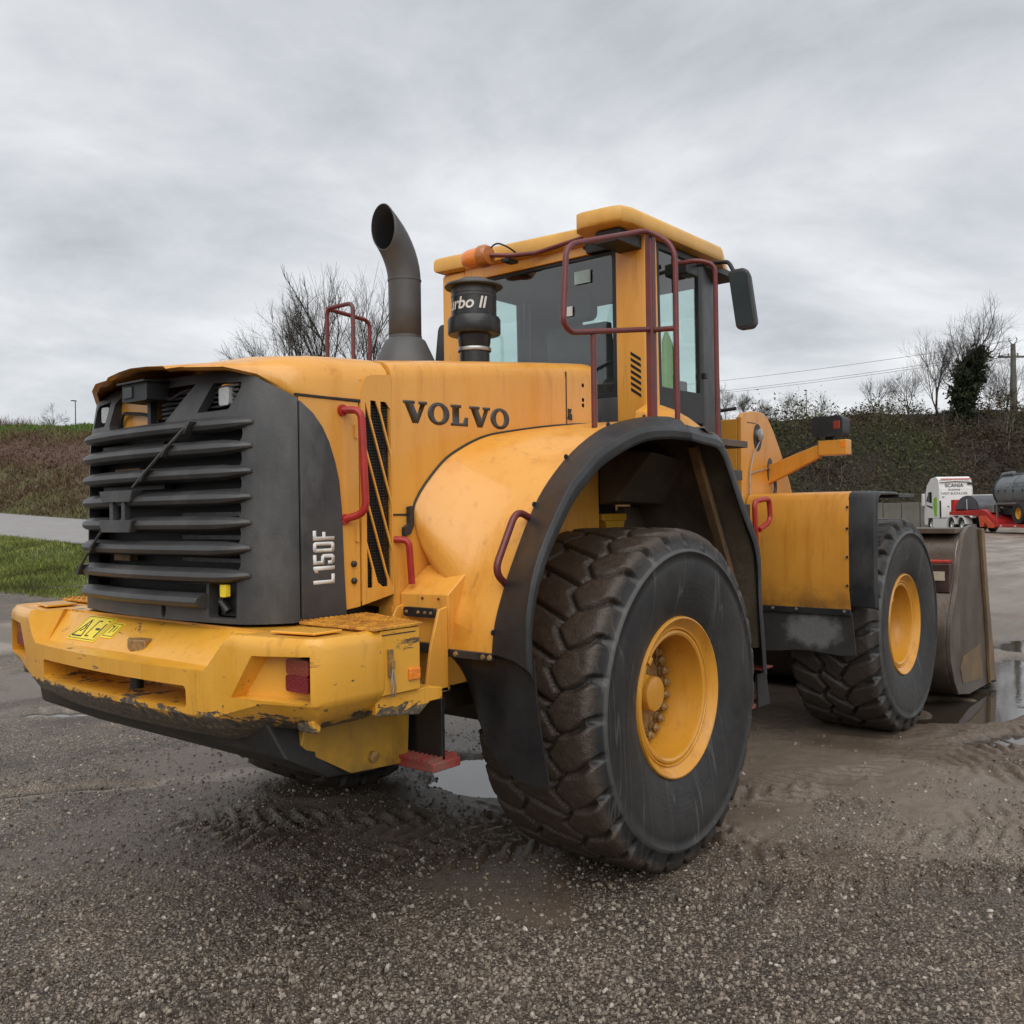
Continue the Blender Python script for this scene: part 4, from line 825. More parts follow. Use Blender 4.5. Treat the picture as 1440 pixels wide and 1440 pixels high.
lr = MB().tube(fillet([(A_[0], 1.2, 2.2), A_, (A_[0], .94, 3.125), (A_[0], .94, 2.2)], .05, 6), TR, 10).obj('guard_rail', m_red, L)
MB().tube(fillet([A_, (.40, 1.2, 3.10), (.40, 1.2, 2.2)], .06, 6), TR, 10).obj('rail_brace', m_red, lr)
# mirrors
for s_ in (-1, 1):
    am = MB().tube(fillet([(1.30, s_*.82, 3.30), (1.28, s_*1.0, 3.285), (1.20, s_*1.14, 3.25), (1.20, s_*1.17, 3.19)], .08, 6), .013, 8).obj('mirror_arm', m_blk, L)
    mb = MB(); pr = rrect(-.062, .062, -.185, .185, .035)
    def mp(p, x): return (x+p[0]*.15*s_, s_*1.235+p[0]+p[1]*.15*-s_*-1*(-1), 3.005+p[1]) if False else (x, s_*1.235+p[0]+s_*(-p[1])*.14, 3.005+p[1])
    mb.grid([[mp((a*k, b*k), x) for a, b in pr] for k, x in ((.93, 1.165), (1, 1.172), (1, 1.20), (.9, 1.235), (.5, 1.25))], cv=True, capu=True)
    mo = mb.obj('mirror', m_rub, am, sharp=35)
    if s_ < 0: MB().grid([[mp((a*.86, b*.88), x) for a, b in pr] for x in (1.1635, 1.166)], cv=True, capu=True).obj('mirror_glass', m_mirror, am, sharp=30)
MB().box(1.16, 1.30, -.88, -.80, 3.22, 3.30).obj('mirror_mount', m_blk, L, 0.01); MB().box(1.462, 1.50, -.835, -.80, 2.60, 2.635).obj('door_stop', m_blk, L, 0.004)

t = NT('scuffed_rubber_flap'); vm = t.n.new('ShaderNodeVectorMath'); vm.operation = 'DISTANCE'; vm.inputs[1].default_value = (2.56, -1.10, .86); t.l.new(t.map((1, .62, 1), (0, -.42, 0)), vm.inputs[0])
sc_ = t.math('ADD', vm.outputs['Value'], t.math('MULTIPLY', t.math('SUBTRACT', t.noise(13.0, 6, .65), .5), .16)); sm_ = t.ramp(sc_, (.09, 1.0), (.15, 0.0)); n_ = t.noise(60.0, 5, .7)
t.set(Base_Color=t.mix(t.math('MULTIPLY', sm_, t.math('MULTIPLY_ADD', n_, .8, .25)), t.mix(t.noise(6.0, 5, .6), (.018, .018, .019), (.045, .044, .042)), (.22, .22, .215)), Roughness=.6); t.bump(n_, .002); m_scuff = t.m
# ---- articulation and front frame
MB().box(.30, 2.35, -.36, .36, .70, 1.25).obj('centre_frame', m_mud, L, 0.02); MB().lathe([(.16, .55), (.16, 1.75)], 'z', (1.775, 0, 0), 24).obj('centre_pivot', m_mud, L)
for x in (0, 3.55):
    MB().tube([(x, -1.0, .83), (x, -.55, .83), (x, -.3, .83), (x, .3, .83), (x, .55, .83), (x, 1.0, .83)], [.20, .19, .27, .27, .19, .20], 20).obj('axle', m_mud, L)
tw = [(2.50, 1.0), (2.50, 2.44), (2.54, 2.475), (2.70, 2.50), (2.88, 2.50), (2.98, 2.46), (3.08, 2.37), (3.20, 2.23), (3.30, 2.10), (3.40, 1.95), (3.60, 1.55), (3.75, 1.0)]
for s_ in (-1, 1):
    def q(a, b): return sorted((s_*a, s_*b))
    t_ = MB().prism(tw, 'y', *q(.55, .585)).obj('tower_plate', m_front, L, 0.006)
    MB().prism(ell(.07, .105, 2.78, 2.30, 20), 'y', *q(.584, .590)).obj('access_hole', m_rub, t_); MB().prism(ell(.05, .10, 3.00, 2.05, 20), 'y', *q(.584, .590)).obj('access_hole', m_grey, t_)
    MB().lathe([(.05, 0), (.05, .02), (.02, .03), (.001, .03)], 'y', (2.78, .585, 2.30), 16).obj('lift_pin', m_chrome, t_) if s_ > 0 else MB().lathe([(.05, 0), (.05, -.02), (.02, -.03), (.001, -.03)], 'y', (2.79, -.589, 2.32), 16).obj('lift_pin', m_chrome, t_)
    MB().box(2.60, 2.75, *q(.585, .588), 2.405, 2.41).obj('data_plate', m_rub, t_)
    MB().tube(fillet([(2.80, s_*.60, 2.28), (2.66, s_*.60, 2.15), (2.60, s_*.60, 1.98), (2.60, s_*.60, 1.85)], .1, 6), .006, 6).obj('grease_line', m_chrome, t_); MB().tube([(2.62, s_*.60, 2.02), (2.98, s_*.60, 2.07)], .005, 6).obj('grease_line', m_chrome, t_)
    MB().tube(fillet([(3.0, s_*.61, 2.04), (3.04, s_*.62, 1.92), (2.98, s_*.62, 1.82), (2.80, s_*.62, 1.76), (2.55, s_*.61, 1.80)], .1, 6), .013, 8).obj('hydraulic_hose', m_blk, t_)
    # front fender: rear apron, top, rubber edge, lower flap
    pf = [(2.54, 1.02), (2.515, 1.15), (2.52, 1.55), (2.54, 1.80), (2.57, 1.845), (2.62, 1.862), (2.9, 1.865), (3.25, 1.85)]
    A = [[(x, s_*y, z) for x, z in pf] for y in (.60, .9, 1.3, 1.375)]
    ff = MB().slab(A, [[(x+.012, y, z-.012) for x, y, z in r] for r in A]).obj('front_fender', m_front, L, 0.003, sharp=35)
    pr2 = [(2.545, 1.05), (2.525, 1.15), (2.53, 1.55), (2.55, 1.80), (2.575, 1.838), (2.62, 1.855), (2.9, 1.858), (3.05, 1.853)]
    A = [[(x-.008, s_*1.368, z+.008) for x, z in pr2], [(x-.012, s_*1.385, z+.010) for x, z in pr2], [(x, s_*1.545, z) for x, z in pr2], [(x+.03, s_*1.56, z-.012) for x, z in pr2]]
    rr = MB().slab(A, [[(x+.012, y-s_*.006, z-.012) for x, y, z in r] for r in A]).obj('front_rubber_edge', m_rub, ff, 0.004, sharp=40)
    for x, z in ((2.51, 1.2), (2.512, 1.4), (2.52, 1.6), (2.53, 1.75)): MB().lathe([(.010, 0), (.008, -.008), (.001, -.01)], 'x', (x-.005, s_*1.365, z), 8).obj('edge_bolt', m_blk, rr)
    MB().box(3.05, 3.42, *q(1.36, 1.56), 1.815, 1.845).obj('fender_wing', m_grey, ff, 0.006)
    MB().box(2.53, 2.555, *q(.62, 1.375), .985, 1.03).obj('apron_rail', m_blk, ff, 0.004)
    for y in (.80, .98, 1.33): MB().lathe([(.014, 0), (.010, -.01), (.001, -.012)], 'x', (2.53, s_*y, 1.012), 10).obj('rail_bolt', m_chrome, ff)
    lf = []
    for i in range(8):
        u = i/7; lf.append([(2.545+.05*v-.03*math.sin(u*3.1+1)*v, s_*(.60+u*.78), 1.0-(.30+.012*math.sin(u*9))*v) for v in np.linspace(0, 1, 6)])
    MB().slab(lf, [[(x+.014, y, z) for x, y, z in r] for r in lf]).obj('front_flap', m_scuff if s_ < 0 else m_rub, ff, 0.002, sharp=50)
    # headlamp on its side arm
    am = MB().add([(2.97, s_*.58, 1.94), (3.03, s_*.58, 1.94), (3.03, s_*.58, 2.09), (2.97, s_*.58, 2.09), (2.97, s_*1.0, 2.135), (3.03, s_*1.0, 2.135), (3.03, s_*1.0, 2.235), (2.97, s_*1.0, 2.235)], [(0, 3, 2, 1), (4, 5, 6, 7), (0, 1, 5, 4), (1, 2, 6, 5), (2, 3, 7, 6), (3, 0, 4, 7)]).obj('lamp_arm', m_front, L, 0.006)
    bx = MB().box(2.955, 3.06, *q(.995, 1.215), 2.145, 2.26).obj('arm_box', m_front, am, 0.008); MB().box(2.953, 2.959, *q(1.165, 1.205), 2.20, 2.245).obj('arm_reflector', m_orange, am, 0.002)
    MB().tube(fillet([(3.0, s_*.66, 2.11), (3.0, s_*.80, 2.20), (3.0, s_*.95, 2.25), (3.01, s_*.99, 2.30)], .06), .008, 6).obj('lamp_cable', m_blk, am)
    hl = MB().prism(rrect(*q(.95, 1.19), 2.285, 2.44, .035), 'x', 2.94, 3.09).obj('headlamp', m_blk, L, 0.02, seg=3); MB().box(2.937, 2.945, *q(1.12, 1.17), 2.34, 2.40).obj('indicator_lens', m_amb2, hl, 0.004)
    MB().prism(rrect(*q(.965, 1.175), 2.30, 2.425, .03), 'x', 3.086, 3.095).obj('lamp_lens', m_clear, hl); MB().box(2.99, 3.03, *q(1.04, 1.10), 2.255, 2.295).obj('lamp_foot', m_blk, hl)
    # red handles by the articulation
    MB().tube(fillet([(2.10, s_*.88, 1.42), (2.04, s_*.90, 1.60), (2.03, s_*.90, 1.80), (2.27, s_*.90, 1.82), (2.29, s_*.90, 1.66), (2.10, s_*.90, 1.60)], .05, 5), .019, 8).obj('grab_handle', m_red2, L)
    MB().tube(fillet([(2.0, s_*.70, 1.42), (2.10, s_*.88, 1.42)], .05), .017, 8).obj('handle_bar', m_red2, L); MB().box(1.95, 2.05, *q(.78, .86), 1.55, 1.78).obj('handle_bracket', m_grey, L, 0.006)
MB().box(2.50, 2.58, -.548, .548, 1.0, 2.43).obj('tower_rear_plate', m_front, L, 0.006); MB().box(2.6, 3.7, -.545, .545, .75, 1.35).obj('front_frame', m_mud, L, 0.01)
MB().tube(fillet([(2.3, .5, 2.46), (2.45, .1, 2.50), (2.55, -.3, 2.50), (2.6, -.5, 2.52)], .2, 6), .014, 8).obj('hydraulic_hose', m_blk, L)
MB().tube(fillet([(2.25, .5, 2.42), (2.4, .0, 2.46), (2.52, -.4, 2.475)], .2, 6), .012, 8).obj('hydraulic_hose', m_blk, L)
# lift arms, tilt link and cylinder between the towers, to the bucket
for s_ in (-1, 1):
    MB().prism([(2.75, 2.42), (2.95, 2.42), (3.9, 1.55), (4.85, .75), (4.85, .45), (4.55, .42), (3.7, 1.05), (2.7, 2.15)], 'y', *sorted((s_*.42, s_*.50))).obj('lift_arm', m_front, L, 0.01)
MB().tube([(2.8, 0, 2.1), (3.6, 0, 1.75)], .09, 16).obj('tilt_cylinder', m_front, L); MB().tube([(3.6, 0, 1.75), (4.1, 0, 1.55)], .05, 14).obj('cylinder_rod', m_chrome, L); MB().prism([(4.0, 1.75), (4.3, 1.7), (4.45, .8), (4.2, .8)], 'y', -.1, .1).obj('tilt_lever', m_front, L, 0.01)

# ---- bucket: curved back shell, side plates, lip, spill plate
bk = [(5.25, 1.545), (4.97, 1.42), (4.90, 1.20), (4.80, 1.0), (4.66, .78), (4.60, .62), (4.60, .45), (4.66, .28), (4.76, .15), (4.92, .07), (5.20, .035), (6.02, .022)]
bo = []
P = np.array(bk)
for i in range(len(P)-1):
    p0, p1, p2_, p3 = P[max(i-1, 0)], P[i], P[i+1], P[min(i+2, len(P)-1)]
    for j in range(4):
        u = j/4; bo.append(tuple(0.5*((2*p1)+(-p0+p2_)*u+(2*p0-5*p1+4*p2_-p3)*u*u+(-p0+3*p1-3*p2_+p3)*u**3)))
bo.append(bk[-1])
cxb, czb = 5.4, .85
bi = []
for x, z in bo: d = math.hypot(cxb-x, czb-z); bi.append((x+(cxb-x)/d*.025, z+(czb-z)/d*.025))
A = [[(x, y, z) for x, z in bo] for y in (-1.46, 0, 1.46)]
bu = MB().slab(A, [[(x, y, z) for x, z in bi] for y in (-1.46, 0, 1.46)]).obj('bucket', m_bucket, L, 0.003, sharp=30)
MB().box(4.95, 5.32, -1.46, 1.46, 1.50, 1.55).obj('bucket_top_beam', m_bucket, bu, 0.008)
MB().box(4.775, 4.90, -1.455, 1.455, .98, 1.24).obj('bucket_back_beam', m_bkred, bu, 0.01)
for s_ in (-1, 1):
    def q(a, b): return sorted((s_*a, s_*b))
    sp_ = [(5.25, 1.555), (5.10, 1.50), (4.96, 1.32), (4.90, 1.16), (4.80, .98), (4.64, .76), (4.59, .58), (4.61, .40), (4.70, .22), (4.84, .085), (5.2, .03), (6.07, .02), (5.86, .70), (5.66, 1.535), (5.40, 1.57)]
    s1 = MB().prism(sp_, 'y', *q(1.462, 1.50)).obj('bucket_side', m_bucket, bu, 0.004)
    MB().prism([(5.88, .03), (6.12, .012), (5.90, .72), (5.72, 1.53), (5.60, 1.53), (5.78, .70)], 'y', *q(1.501, 1.53)).obj('side_cutter', m_bkor, s1, 0.006)
    MB().prism([(4.98, .16), (5.70, .10), (5.62, .44), (5.02, .40), (4.90, .30)], 'y', *q(1.50, 1.5045)).obj('wear_plate', m_bkor, s1, 0.003)
MB().prism([(5.9, .012), (6.14, .012), (6.10, .03), (5.9, .055)], 'y', -1.53, 1.53).obj('cutting_edge', m_bucket, bu, 0.003)
MB().box(4.768, 4.774, -1.415, -1.30, 1.09, 1.17).obj('paper_label', simple('pale_label', (.42, .36, .26), .6, 0, .15, 30), bu); MB().box(4.768, 4.774, -1.285, -1.17, 1.08, 1.185).obj('paper_label', simple('blue_label', (.05, .16, .32), .5, 0, .3, 30), bu)
MB().box(4.79, 4.92, -1.44, -1.0, 1.242, 1.268).obj('red_weld_bar', simple('worn_red_paint', (.40, .035, .02), .5, 0, .4, 14), bu, 0.008)
# ================================================================== THE PLACE
# ---- yard surface: one sheet to the horizon, fine near the machine, with ruts, tread prints and hollows that hold water
WATER = -0.032
def axis_coords(a, b, st, lo, hi, g=1.075):
    c = list(np.arange(a, b+st/2, st)); s_ = st; x = b
    while x < hi: s_ *= g; x += s_; c.append(x)
    s_ = st; x = a; pre = []
    while x > lo: s_ *= g; x -= s_; pre.append(x)
    return np.array(pre[::-1]+c)
gxs = axis_coords(-3.4, 6.8, .017, -500, 900); gys = axis_coords(-4.6, 3.2, .017, -500, 900)
def blob(x, y, cx, cy, rx, ry, a=0.0):
    c, s_ = math.cos(a), math.sin(a); u, v = (x-cx)*c+(y-cy)*s_, -(x-cx)*s_+(y-cy)*c
    d = np.sqrt((u/rx)**2+(v/ry)**2)+(fbm(x*2.3, y*2.3, 4, 31)-.5)*1.5; return 1-sm(.55, 1.15, d)
def track(x, y, px, py, ang, half, pitch, depth):
    c, s_ = math.cos(ang), math.sin(ang); u, v = (x-px)*c+(y-py)*s_, -(x-px)*s_+(y-py)*c
    inside = 1-sm(half*.85, half*1.05, np.abs(v)); ph = (u+np.abs(v)*.55)/pitch+(v > 0)*.5; fr = np.abs(ph-np.round(ph))*2
    fade = sm(.30, .55, fbm(x*1.1+7, y*1.1, 3, 77))
    return inside*fade*(-depth*.7+depth*1.5*sm(.52, .66, fr)*(.6+.8*fbm(x*5, y*5, 2, 78))), inside*fade
def wetfield(x, y):
    far = sm(7, 12, x)*sm(.52, .60, fbm(x*.10+3.3, y*.22+8.1, 4, 55))
    return np.maximum.reduce([blob(x, y, .72, .62, .62, .42, .3), blob(x, y, 5.4, -1.8, 1.5, .50, -.3)*1.0, blob(x, y, 3.75, -2.15, .5, .16, -.5)*.8, blob(x, y, 6.9, -1.5, 1.4, .5, .0), blob(x, y, 10.0, -1.6, 2.2, .7, -.1), blob(x, y, -.05, 4.75, 1.1, .16, -.85)*.85, blob(x, y, -1.3, 2.4, .75, .11, -.6)*.8, far*.0])
def mudfield(x, y):
    m = fbm(x*.45+11, y*.45+5, 4, 91)
    near = blob(x, y, 2.3, -1.3, 2.6, 1.25, -.35)*1.0+blob(x, y, -.45, -.75, .75, .5, .6)*.6+blob(x, y, .6, .6, 1.3, 1.0, 0)*.8+blob(x, y, 5, -1.6, 3.5, 1.4, -.2)*.9
    return np.clip(np.maximum(near, sm(.46, .64, m)*(.28+.4*sm(3, 7, np.hypot(x+4, y+3.7))))+sm(8, 16, x)*.75+sm(.7, 1.0, wetfield(x, y))*.5, 0, 1)
def height(x, y):
    h = (fbm(x*.6, y*.6, 3, 3)-.5)*.030+(fbm(x*2.7, y*2.7, 3, 13)-.5)*.014+(fbm(x*11, y*11, 3, 23)-.5)*.013
    md = mudfield(x, y); h = h+(fbm(x*6+3, y*6, 3, 43)-.5)*.022*md
    for a in ((1.9, -1.52, -.64, .27, .135), (-.72, .55, -.95, .27, .13), (2.9, -2.5, -.55, .25, .14), (-1.6, -.2, -.8, .22, .13), (3.6, -2.0, -.2, .25, .135), (1.0, -1.9, -.5, .2, .13)):
        t, ins = track(x, y, *a, .017); h = h*(1-.4*ins)+t
    h = h-.062*wetfield(x, y)
    for wx in (0, 3.55):
        for wy in (-1.14, 1.14):
            d = np.sqrt(((x-wx)/.42)**2+((y-wy)/.40)**2); k = 1-sm(.75, 1.25, d); h = h*(1-k)+(.008)*k+.018*np.exp(-((d-1.25)/.16)**2)
    return h+.006
GX, GY = np.meshgrid(gxs, gys, indexing='ij'); H = height(GX, GY)
nx, ny = GX.shape; V = np.stack([GX, GY, H], -1).reshape(-1, 3)
i = np.arange(nx-1)[:, None]; j = np.arange(ny-1)[None, :]; F = np.stack([i*ny+j, (i+1)*ny+j, (i+1)*ny+j+1, i*ny+j+1], -1).reshape(-1, 4)
t = NT('yard_gravel_and_mud'); mud = t.attr('mud').outputs['Fac']; wet = t.attr('wet').outputs['Fac']
vc = t.vor(75.0, None, 'F1', 'Color'); vd = t.vor(75.0); vc2 = t.vor(34.0, None, 'F1', 'Color'); vd2 = t.vor(34.0)
pick = t.sep(vc)[0]; stone = t.ramp(pick, (0.0, (.048, .036, .026)), (0.35, (.135, .104, .077)), (0.65, (.245, .196, .15)), (.9, (.36, .30, .24)), (1.0, (.50, .43, .36)))
pick2 = t.sep(vc2)[1]; stone2 = t.ramp(pick2, (0.0, (.035, .030, .024)), (0.55, (.095, .08, .065)), (.9, (.20, .175, .145)), (1.0, (.42, .40, .36)))
gap = t.ramp(vd, (0.25, 1.0), (0.62, 0.0))
grav = t.mix(gap, (.062, .045, .032), stone); grav = t.mix(t.math('MULTIPLY', t.ramp(vd2, (.22, 1.0), (.34, 0.0)), t.ramp(pick2, (.45, 0.0), (.5, 1.0))), grav, stone2)
n1 = t.noise(1.2, 6, .6); n2 = t.noise(24.0, 7, .7); n3 = t.noise(4.0, 6, .65)
mudc = t.mix(n2, (.055, .038, .026), t.mix(n1, (.135, .098, .068), (.19, .148, .11)))
pa_ = t.noise(.55, 6, .6, t.map((1, 1.8, 1))); lighter = t.mix(1.0, t.ramp(n3, (.35, (.70, .70, .70)), (.68, (1.2, 1.17, 1.12))), t.ramp(pa_, (.36, (.62, .60, .58)), (.50, (1, 1, 1)), (.66, (1.35, 1.30, 1.22))), 'MULTIPLY'); grav = t.mix(1.0, grav, lighter, 'MULTIPLY')
mm = t.ramp(t.math('ADD', mud, t.math('MULTIPLY', t.math('SUBTRACT', n2, .5), .9)), (.36, 0.0), (.60, 1.0))
silt = t.attr('silt').outputs['Fac']; mm_ = t.mix(t.math('MULTIPLY', silt, t.ramp(n2, (.25, 1.0), (.75, .35))), t.mix(mm, grav, mudc), (.30, .25, .20)); x_ = t.sep()[0]; farv = t.ramp(t.math('MULTIPLY', x_, .02), (.16, 0.0), (.55, 1.0))
streak = t.noise(1.0, 7, .62, t.map((.35, .9, 1)))
farc = t.mix(t.ramp(streak, (.35, 0.0), (.66, 1.0)), (.13, .104, .082), (.38, .325, .265))
base = t.mix(t.math('MULTIPLY', farv, .8), mm_, farc)
t.set(Base_Color=t.mix(t.math('MULTIPLY', wet, .6), base, (.020, .0155, .012)), Roughness=t.math('SUBTRACT', t.math('SUBTRACT', t.math('MULTIPLY_ADD', n2, .38, .36), t.math('MULTIPLY', mm, .20)), t.math('MULTIPLY', wet, .22), None, True))
hgt = t.math('ADD', t.math('MULTIPLY', t.math('SUBTRACT', 1.0, vd), t.math('SUBTRACT', 1.15, mm)), t.math('ADD', t.math('MULTIPLY', n2, .9), t.math('MULTIPLY', t.noise(140.0, 3, .6), .35)))
t.bump(hgt, .012, .9)
gnd = arr_mesh('ground', V, F, t.m, None, True); gnd['kind'] = 'structure'
at_ = gnd.data.attributes.new('mud', 'FLOAT', 'POINT'); at_.data.foreach_set('value', mudfield(GX, GY).ravel().astype(np.float32))
siltf = np.clip(np.maximum.reduce([blob(GX, GY, -.05, 4.75, 1.5, .22, -.85), blob(GX, GY, -1.3, 2.35, 1.0, .16, -.6), blob(GX, GY, 2.2, 9.0, 3.0, .5, -.7), blob(GX, GY, 2.6, 12.5, 4.0, .6, -.8), blob(GX, GY, 4.4, -3.1, 1.4, .25, -.6)*.5])+.5*sm(.56, .66, fbm(GX*.5+40, GY*.25, 4, 101))*(np.hypot(GX+4, GY+3.7) > 5), 0, 1)
at_ = gnd.data.attributes.new('silt', 'FLOAT', 'POINT'); at_.data.foreach_set('value', siltf.ravel().astype(np.float32))
at_ = gnd.data.attributes.new('wet', 'FLOAT', 'POINT'); at_.data.foreach_set('value', sm(.012, -.02, H-WATER).ravel().astype(np.float32) if False else (1-sm(0.0, .022, H-WATER)).ravel().astype(np.float32))
t = NT('puddle_water'); t.set(Base_Color=t.mix(t.noise(.8, 5), (.030, .023, .017), (.055, .043, .033)), Roughness=t.math('MULTIPLY_ADD', t.noise(3.0, 4), .10, .0)); t.b.inputs['IOR'].default_value = 1.33; t.b.inputs['Specular IOR Level'].default_value = .9
t.bump(t.noise(9.0, 3, .5), .0012, .5)
wa = arr_mesh('puddle_water', [(-4, -8, WATER), (78, -30, WATER), (78, 60, WATER), (-4, 12, WATER)], [(0, 1, 2, 3)], t.m); wa['kind'] = 'structure'

# ---- loose stones on the near gravel (geometry nodes)
sx_ = slice(np.searchsorted(gxs, -3.3), np.searchsorted(gxs, 6.2), 3); sy_ = slice(np.searchsorted(gys, -4.5), np.searchsorted(gys, 7.5), 3)
PX, PY, PH = GX[sx_, sy_], GY[sx_, sy_], H[sx_, sy_]; a_, b_ = PX.shape
V = np.stack([PX, PY, PH], -1).reshape(-1, 3); i = np.arange(a_-1)[:, None]; j = np.arange(b_-1)[None, :]; F = np.stack([i*b_+j, (i+1)*b_+j, (i+1)*b_+j+1, i*b_+j+1], -1).reshape(-1, 4)
t = NT('loose_stones'); oi = t.n.new('ShaderNodeObjectInfo'); rnd = oi.outputs['Random']
t.set(Base_Color=t.mix(t.math('MULTIPLY', t.noise(60.0, 4), .5), t.ramp(rnd, (0.0, (.046, .034, .025)), (.28, (.118, .090, .066)), (.58, (.215, .170, .13)), (.84, (.29, .238, .186)), (.97, (.38, .33, .275)), (1.0, (.58, .53, .46))), (.05, .04, .03)), Roughness=t.math('MULTIPLY_ADD', t.math('FRACT', t.math('MULTIPLY', rnd, 7.3)),   .34, .20))
m_st = t.m
gv = arr_mesh('loose_gravel', V, F, m_st); gv['kind'] = 'stuff'; tag(gv, 'loose brown and grey gravel stones scattered over the wet yard', 'gravel')
dist = np.hypot(PX-CAM[0], PY-CAM[1]); inview = ((PX-CAM[0])*_f[0]+(PY-CAM[1])*_f[1])
dens = (7600*(1-sm(2.2, 4.6, dist))+2600*(1-sm(5.0, 9.0, dist)))*np.clip(1.12-mudfield(PX, PY)*1.1, .05, 1)*(.35+.9*fbm(PX*1.6, PY*1.6, 3, 61))*(PH > WATER-.004)
rt = (PX-CAM[0])*_r[0]+(PY-CAM[1])*_r[1]; dens *= (inview > 1.6)*(np.abs(rt) < inview*.60+.25)
at_ = gv.data.attributes.new('amount', 'FLOAT', 'POINT'); at_.data.foreach_set('value', dens.ravel().astype(np.float32))
ng = bpy.data.node_groups.new('scatter_stones', 'GeometryNodeTree'); ng.interface.new_socket('Geometry', in_out='INPUT', socket_type='NodeSocketGeometry'); ng.interface.new_socket('Geometry', in_out='OUTPUT', socket_type='NodeSocketGeometry')
N_, K_ = ng.nodes, ng.links; gi = N_.new('NodeGroupInput'); go = N_.new('NodeGroupOutput')
dp = N_.new('GeometryNodeDistributePointsOnFaces'); na = N_.new('GeometryNodeInputNamedAttribute'); na.data_type = 'FLOAT'; na.inputs['Name'].default_value = 'amount'
K_.new(gi.outputs[0], dp.inputs['Mesh']); K_.new(na.outputs[0], dp.inputs['Density'])
jn = N_.new('GeometryNodeJoinGeometry')
for k in range(5):
    ic = N_.new('GeometryNodeMeshIcoSphere'); ic.inputs['Radius'].default_value = 1.0; ic.inputs['Subdivisions'].default_value = 2
    sp = N_.new('GeometryNodeSetPosition'); nz = N_.new('ShaderNodeTexNoise'); nz.inputs['Scale'].default_value = 1.1; nz.inputs['Detail'].default_value = 1
    ps = N_.new('GeometryNodeInputPosition'); ad = N_.new('ShaderNodeVectorMath'); ad.operation = 'ADD'; ad.inputs[1].default_value = (k*7.1, k*3.3, k*1.9); K_.new(ps.outputs[0], ad.inputs[0]); K_.new(ad.outputs[0], nz.inputs['Vector'])
    sb = N_.new('ShaderNodeVectorMath'); sb.operation = 'SUBTRACT'; sb.inputs[1].default_value = (.5, .5, .5); K_.new(nz.outputs['Color'], sb.inputs[0])
    sc = N_.new('ShaderNodeVectorMath'); sc.operation = 'SCALE'; sc.inputs['Scale'].default_value = 1.7; K_.new(sb.outputs[0], sc.inputs[0])
    K_.new(ic.outputs['Mesh'], sp.inputs['Geometry']); K_.new(sc.outputs[0], sp.inputs['Offset'])
    smt = N_.new('GeometryNodeSetMaterial'); smt.inputs['Material'].default_value = m_st; K_.new(sp.outputs[0], smt.inputs[0])
    g2 = N_.new('GeometryNodeGeometryToInstance'); K_.new(smt.outputs[0], g2.inputs[0]); K_.new(g2.outputs[0], jn.inputs[0])
ip = N_.new('GeometryNodeInstanceOnPoints'); ip.inputs['Pick Instance'].default_value = True; K_.new(dp.outputs['Points'], ip.inputs['Points']); K_.new(jn.outputs[0], ip.inputs['Instance'])
def rv(tp, lo, hi, seed):
    n = N_.new('FunctionNodeRandomValue'); n.data_type = tp; q = [s_ for s_ in n.inputs if s_.enabled]; 
    for s_ in q:
        if s_.name == 'Min': s_.default_value = lo
        if s_.name == 'Max': s_.default_value = hi
        if s_.name == 'Seed': s_.default_value = seed
    return [s_ for s_ in n.outputs if s_.enabled][0]
K_.new(rv('INT', 0, 4, 2), ip.inputs['Instance Index']); K_.new(rv('FLOAT_VECTOR', (0, 0, 0), (6.28, 6.28, 6.28), 3), ip.inputs['Rotation'])
pw = N_.new('ShaderNodeMath'); pw.operation = 'POWER'; pw.inputs[1].default_value = 3.0; K_.new(rv('FLOAT', 0.0, 1.0, 5), pw.inputs[0])
ml = N_.new('ShaderNodeMath'); ml.operation = 'MULTIPLY_ADD'; ml.inputs[1].default_value = .0098; ml.inputs[2].default_value = .0026; K_.new(pw.outputs[0], ml.inputs[0])
vs = N_.new('ShaderNodeVectorMath'); vs.operation = 'SCALE'; K_.new(rv('FLOAT_VECTOR', (.75, .75, .55), (1.4, 1.2, .9), 9), vs.inputs[0]); K_.new(ml.outputs[0], vs.inputs['Scale']); K_.new(vs.outputs[0], ip.inputs['Scale'])
K_.new(ip.outputs[0], go.inputs[0]); md = gv.modifiers.new('scatter', 'NODES'); md.node_group = ng

# ---- grassy bank on the left with a rising path
def p0(y): return np.maximum(.25, .80+.043*(y-29.5))
def bankz(x, y):
    k = sm(0, 7, y-(.80*x+4)); a = p0(y); crest = 7.55+.053*(np.minimum(y, 90)-54.3)
    n = (fbm(x*.35, y*.35, 4, 9)-.5)
    z = np.where(x < 12, a*sm(5.6, 12.5, x)*.55+a*.45*np.clip((x-6)/6, 0, 1), np.where(x < 16, a+.62*(x-12)/4, a+.62+(crest-a-.62)*np.clip((x-16)/8, 0, 1)**.9+np.maximum(x-24, 0)*.02))
    off = np.clip(np.abs(x-14.0)-2.2, 0, 1)
    return (z+n*np.clip((x-6)*.35, 0, .9)*off)*k-.05*(1-sm(5.2, 6.2, x))-.06*(1-k)
bx = np.concatenate([np.arange(5.2, 27, .3), np.array([30, 40, 60, 110])]); by = np.concatenate([np.arange(4, 75, .5), np.arange(76, 200, 5)])
BX, BY = np.meshgrid(bx, by, indexing='ij'); BZ = bankz(BX, BY)
t = NT('bank_grass_and_soil'); x, y, z = t.sep(); n1 = t.noise(.5, 7, .65); n2 = t.noise(2.5, 6, .7); n3 = t.noise(12.0, 5, .7)
grn = t.mix(n3, (.020, .036, .007), (.085, .115, .026)); oli = t.mix(t.ramp(n2, (.3, 0.0), (.7, 1.0)), (.065, .052, .022), (.14, .125, .05)); soil = t.mix(n3, (.055, .028, .019), (.14, .078, .05))
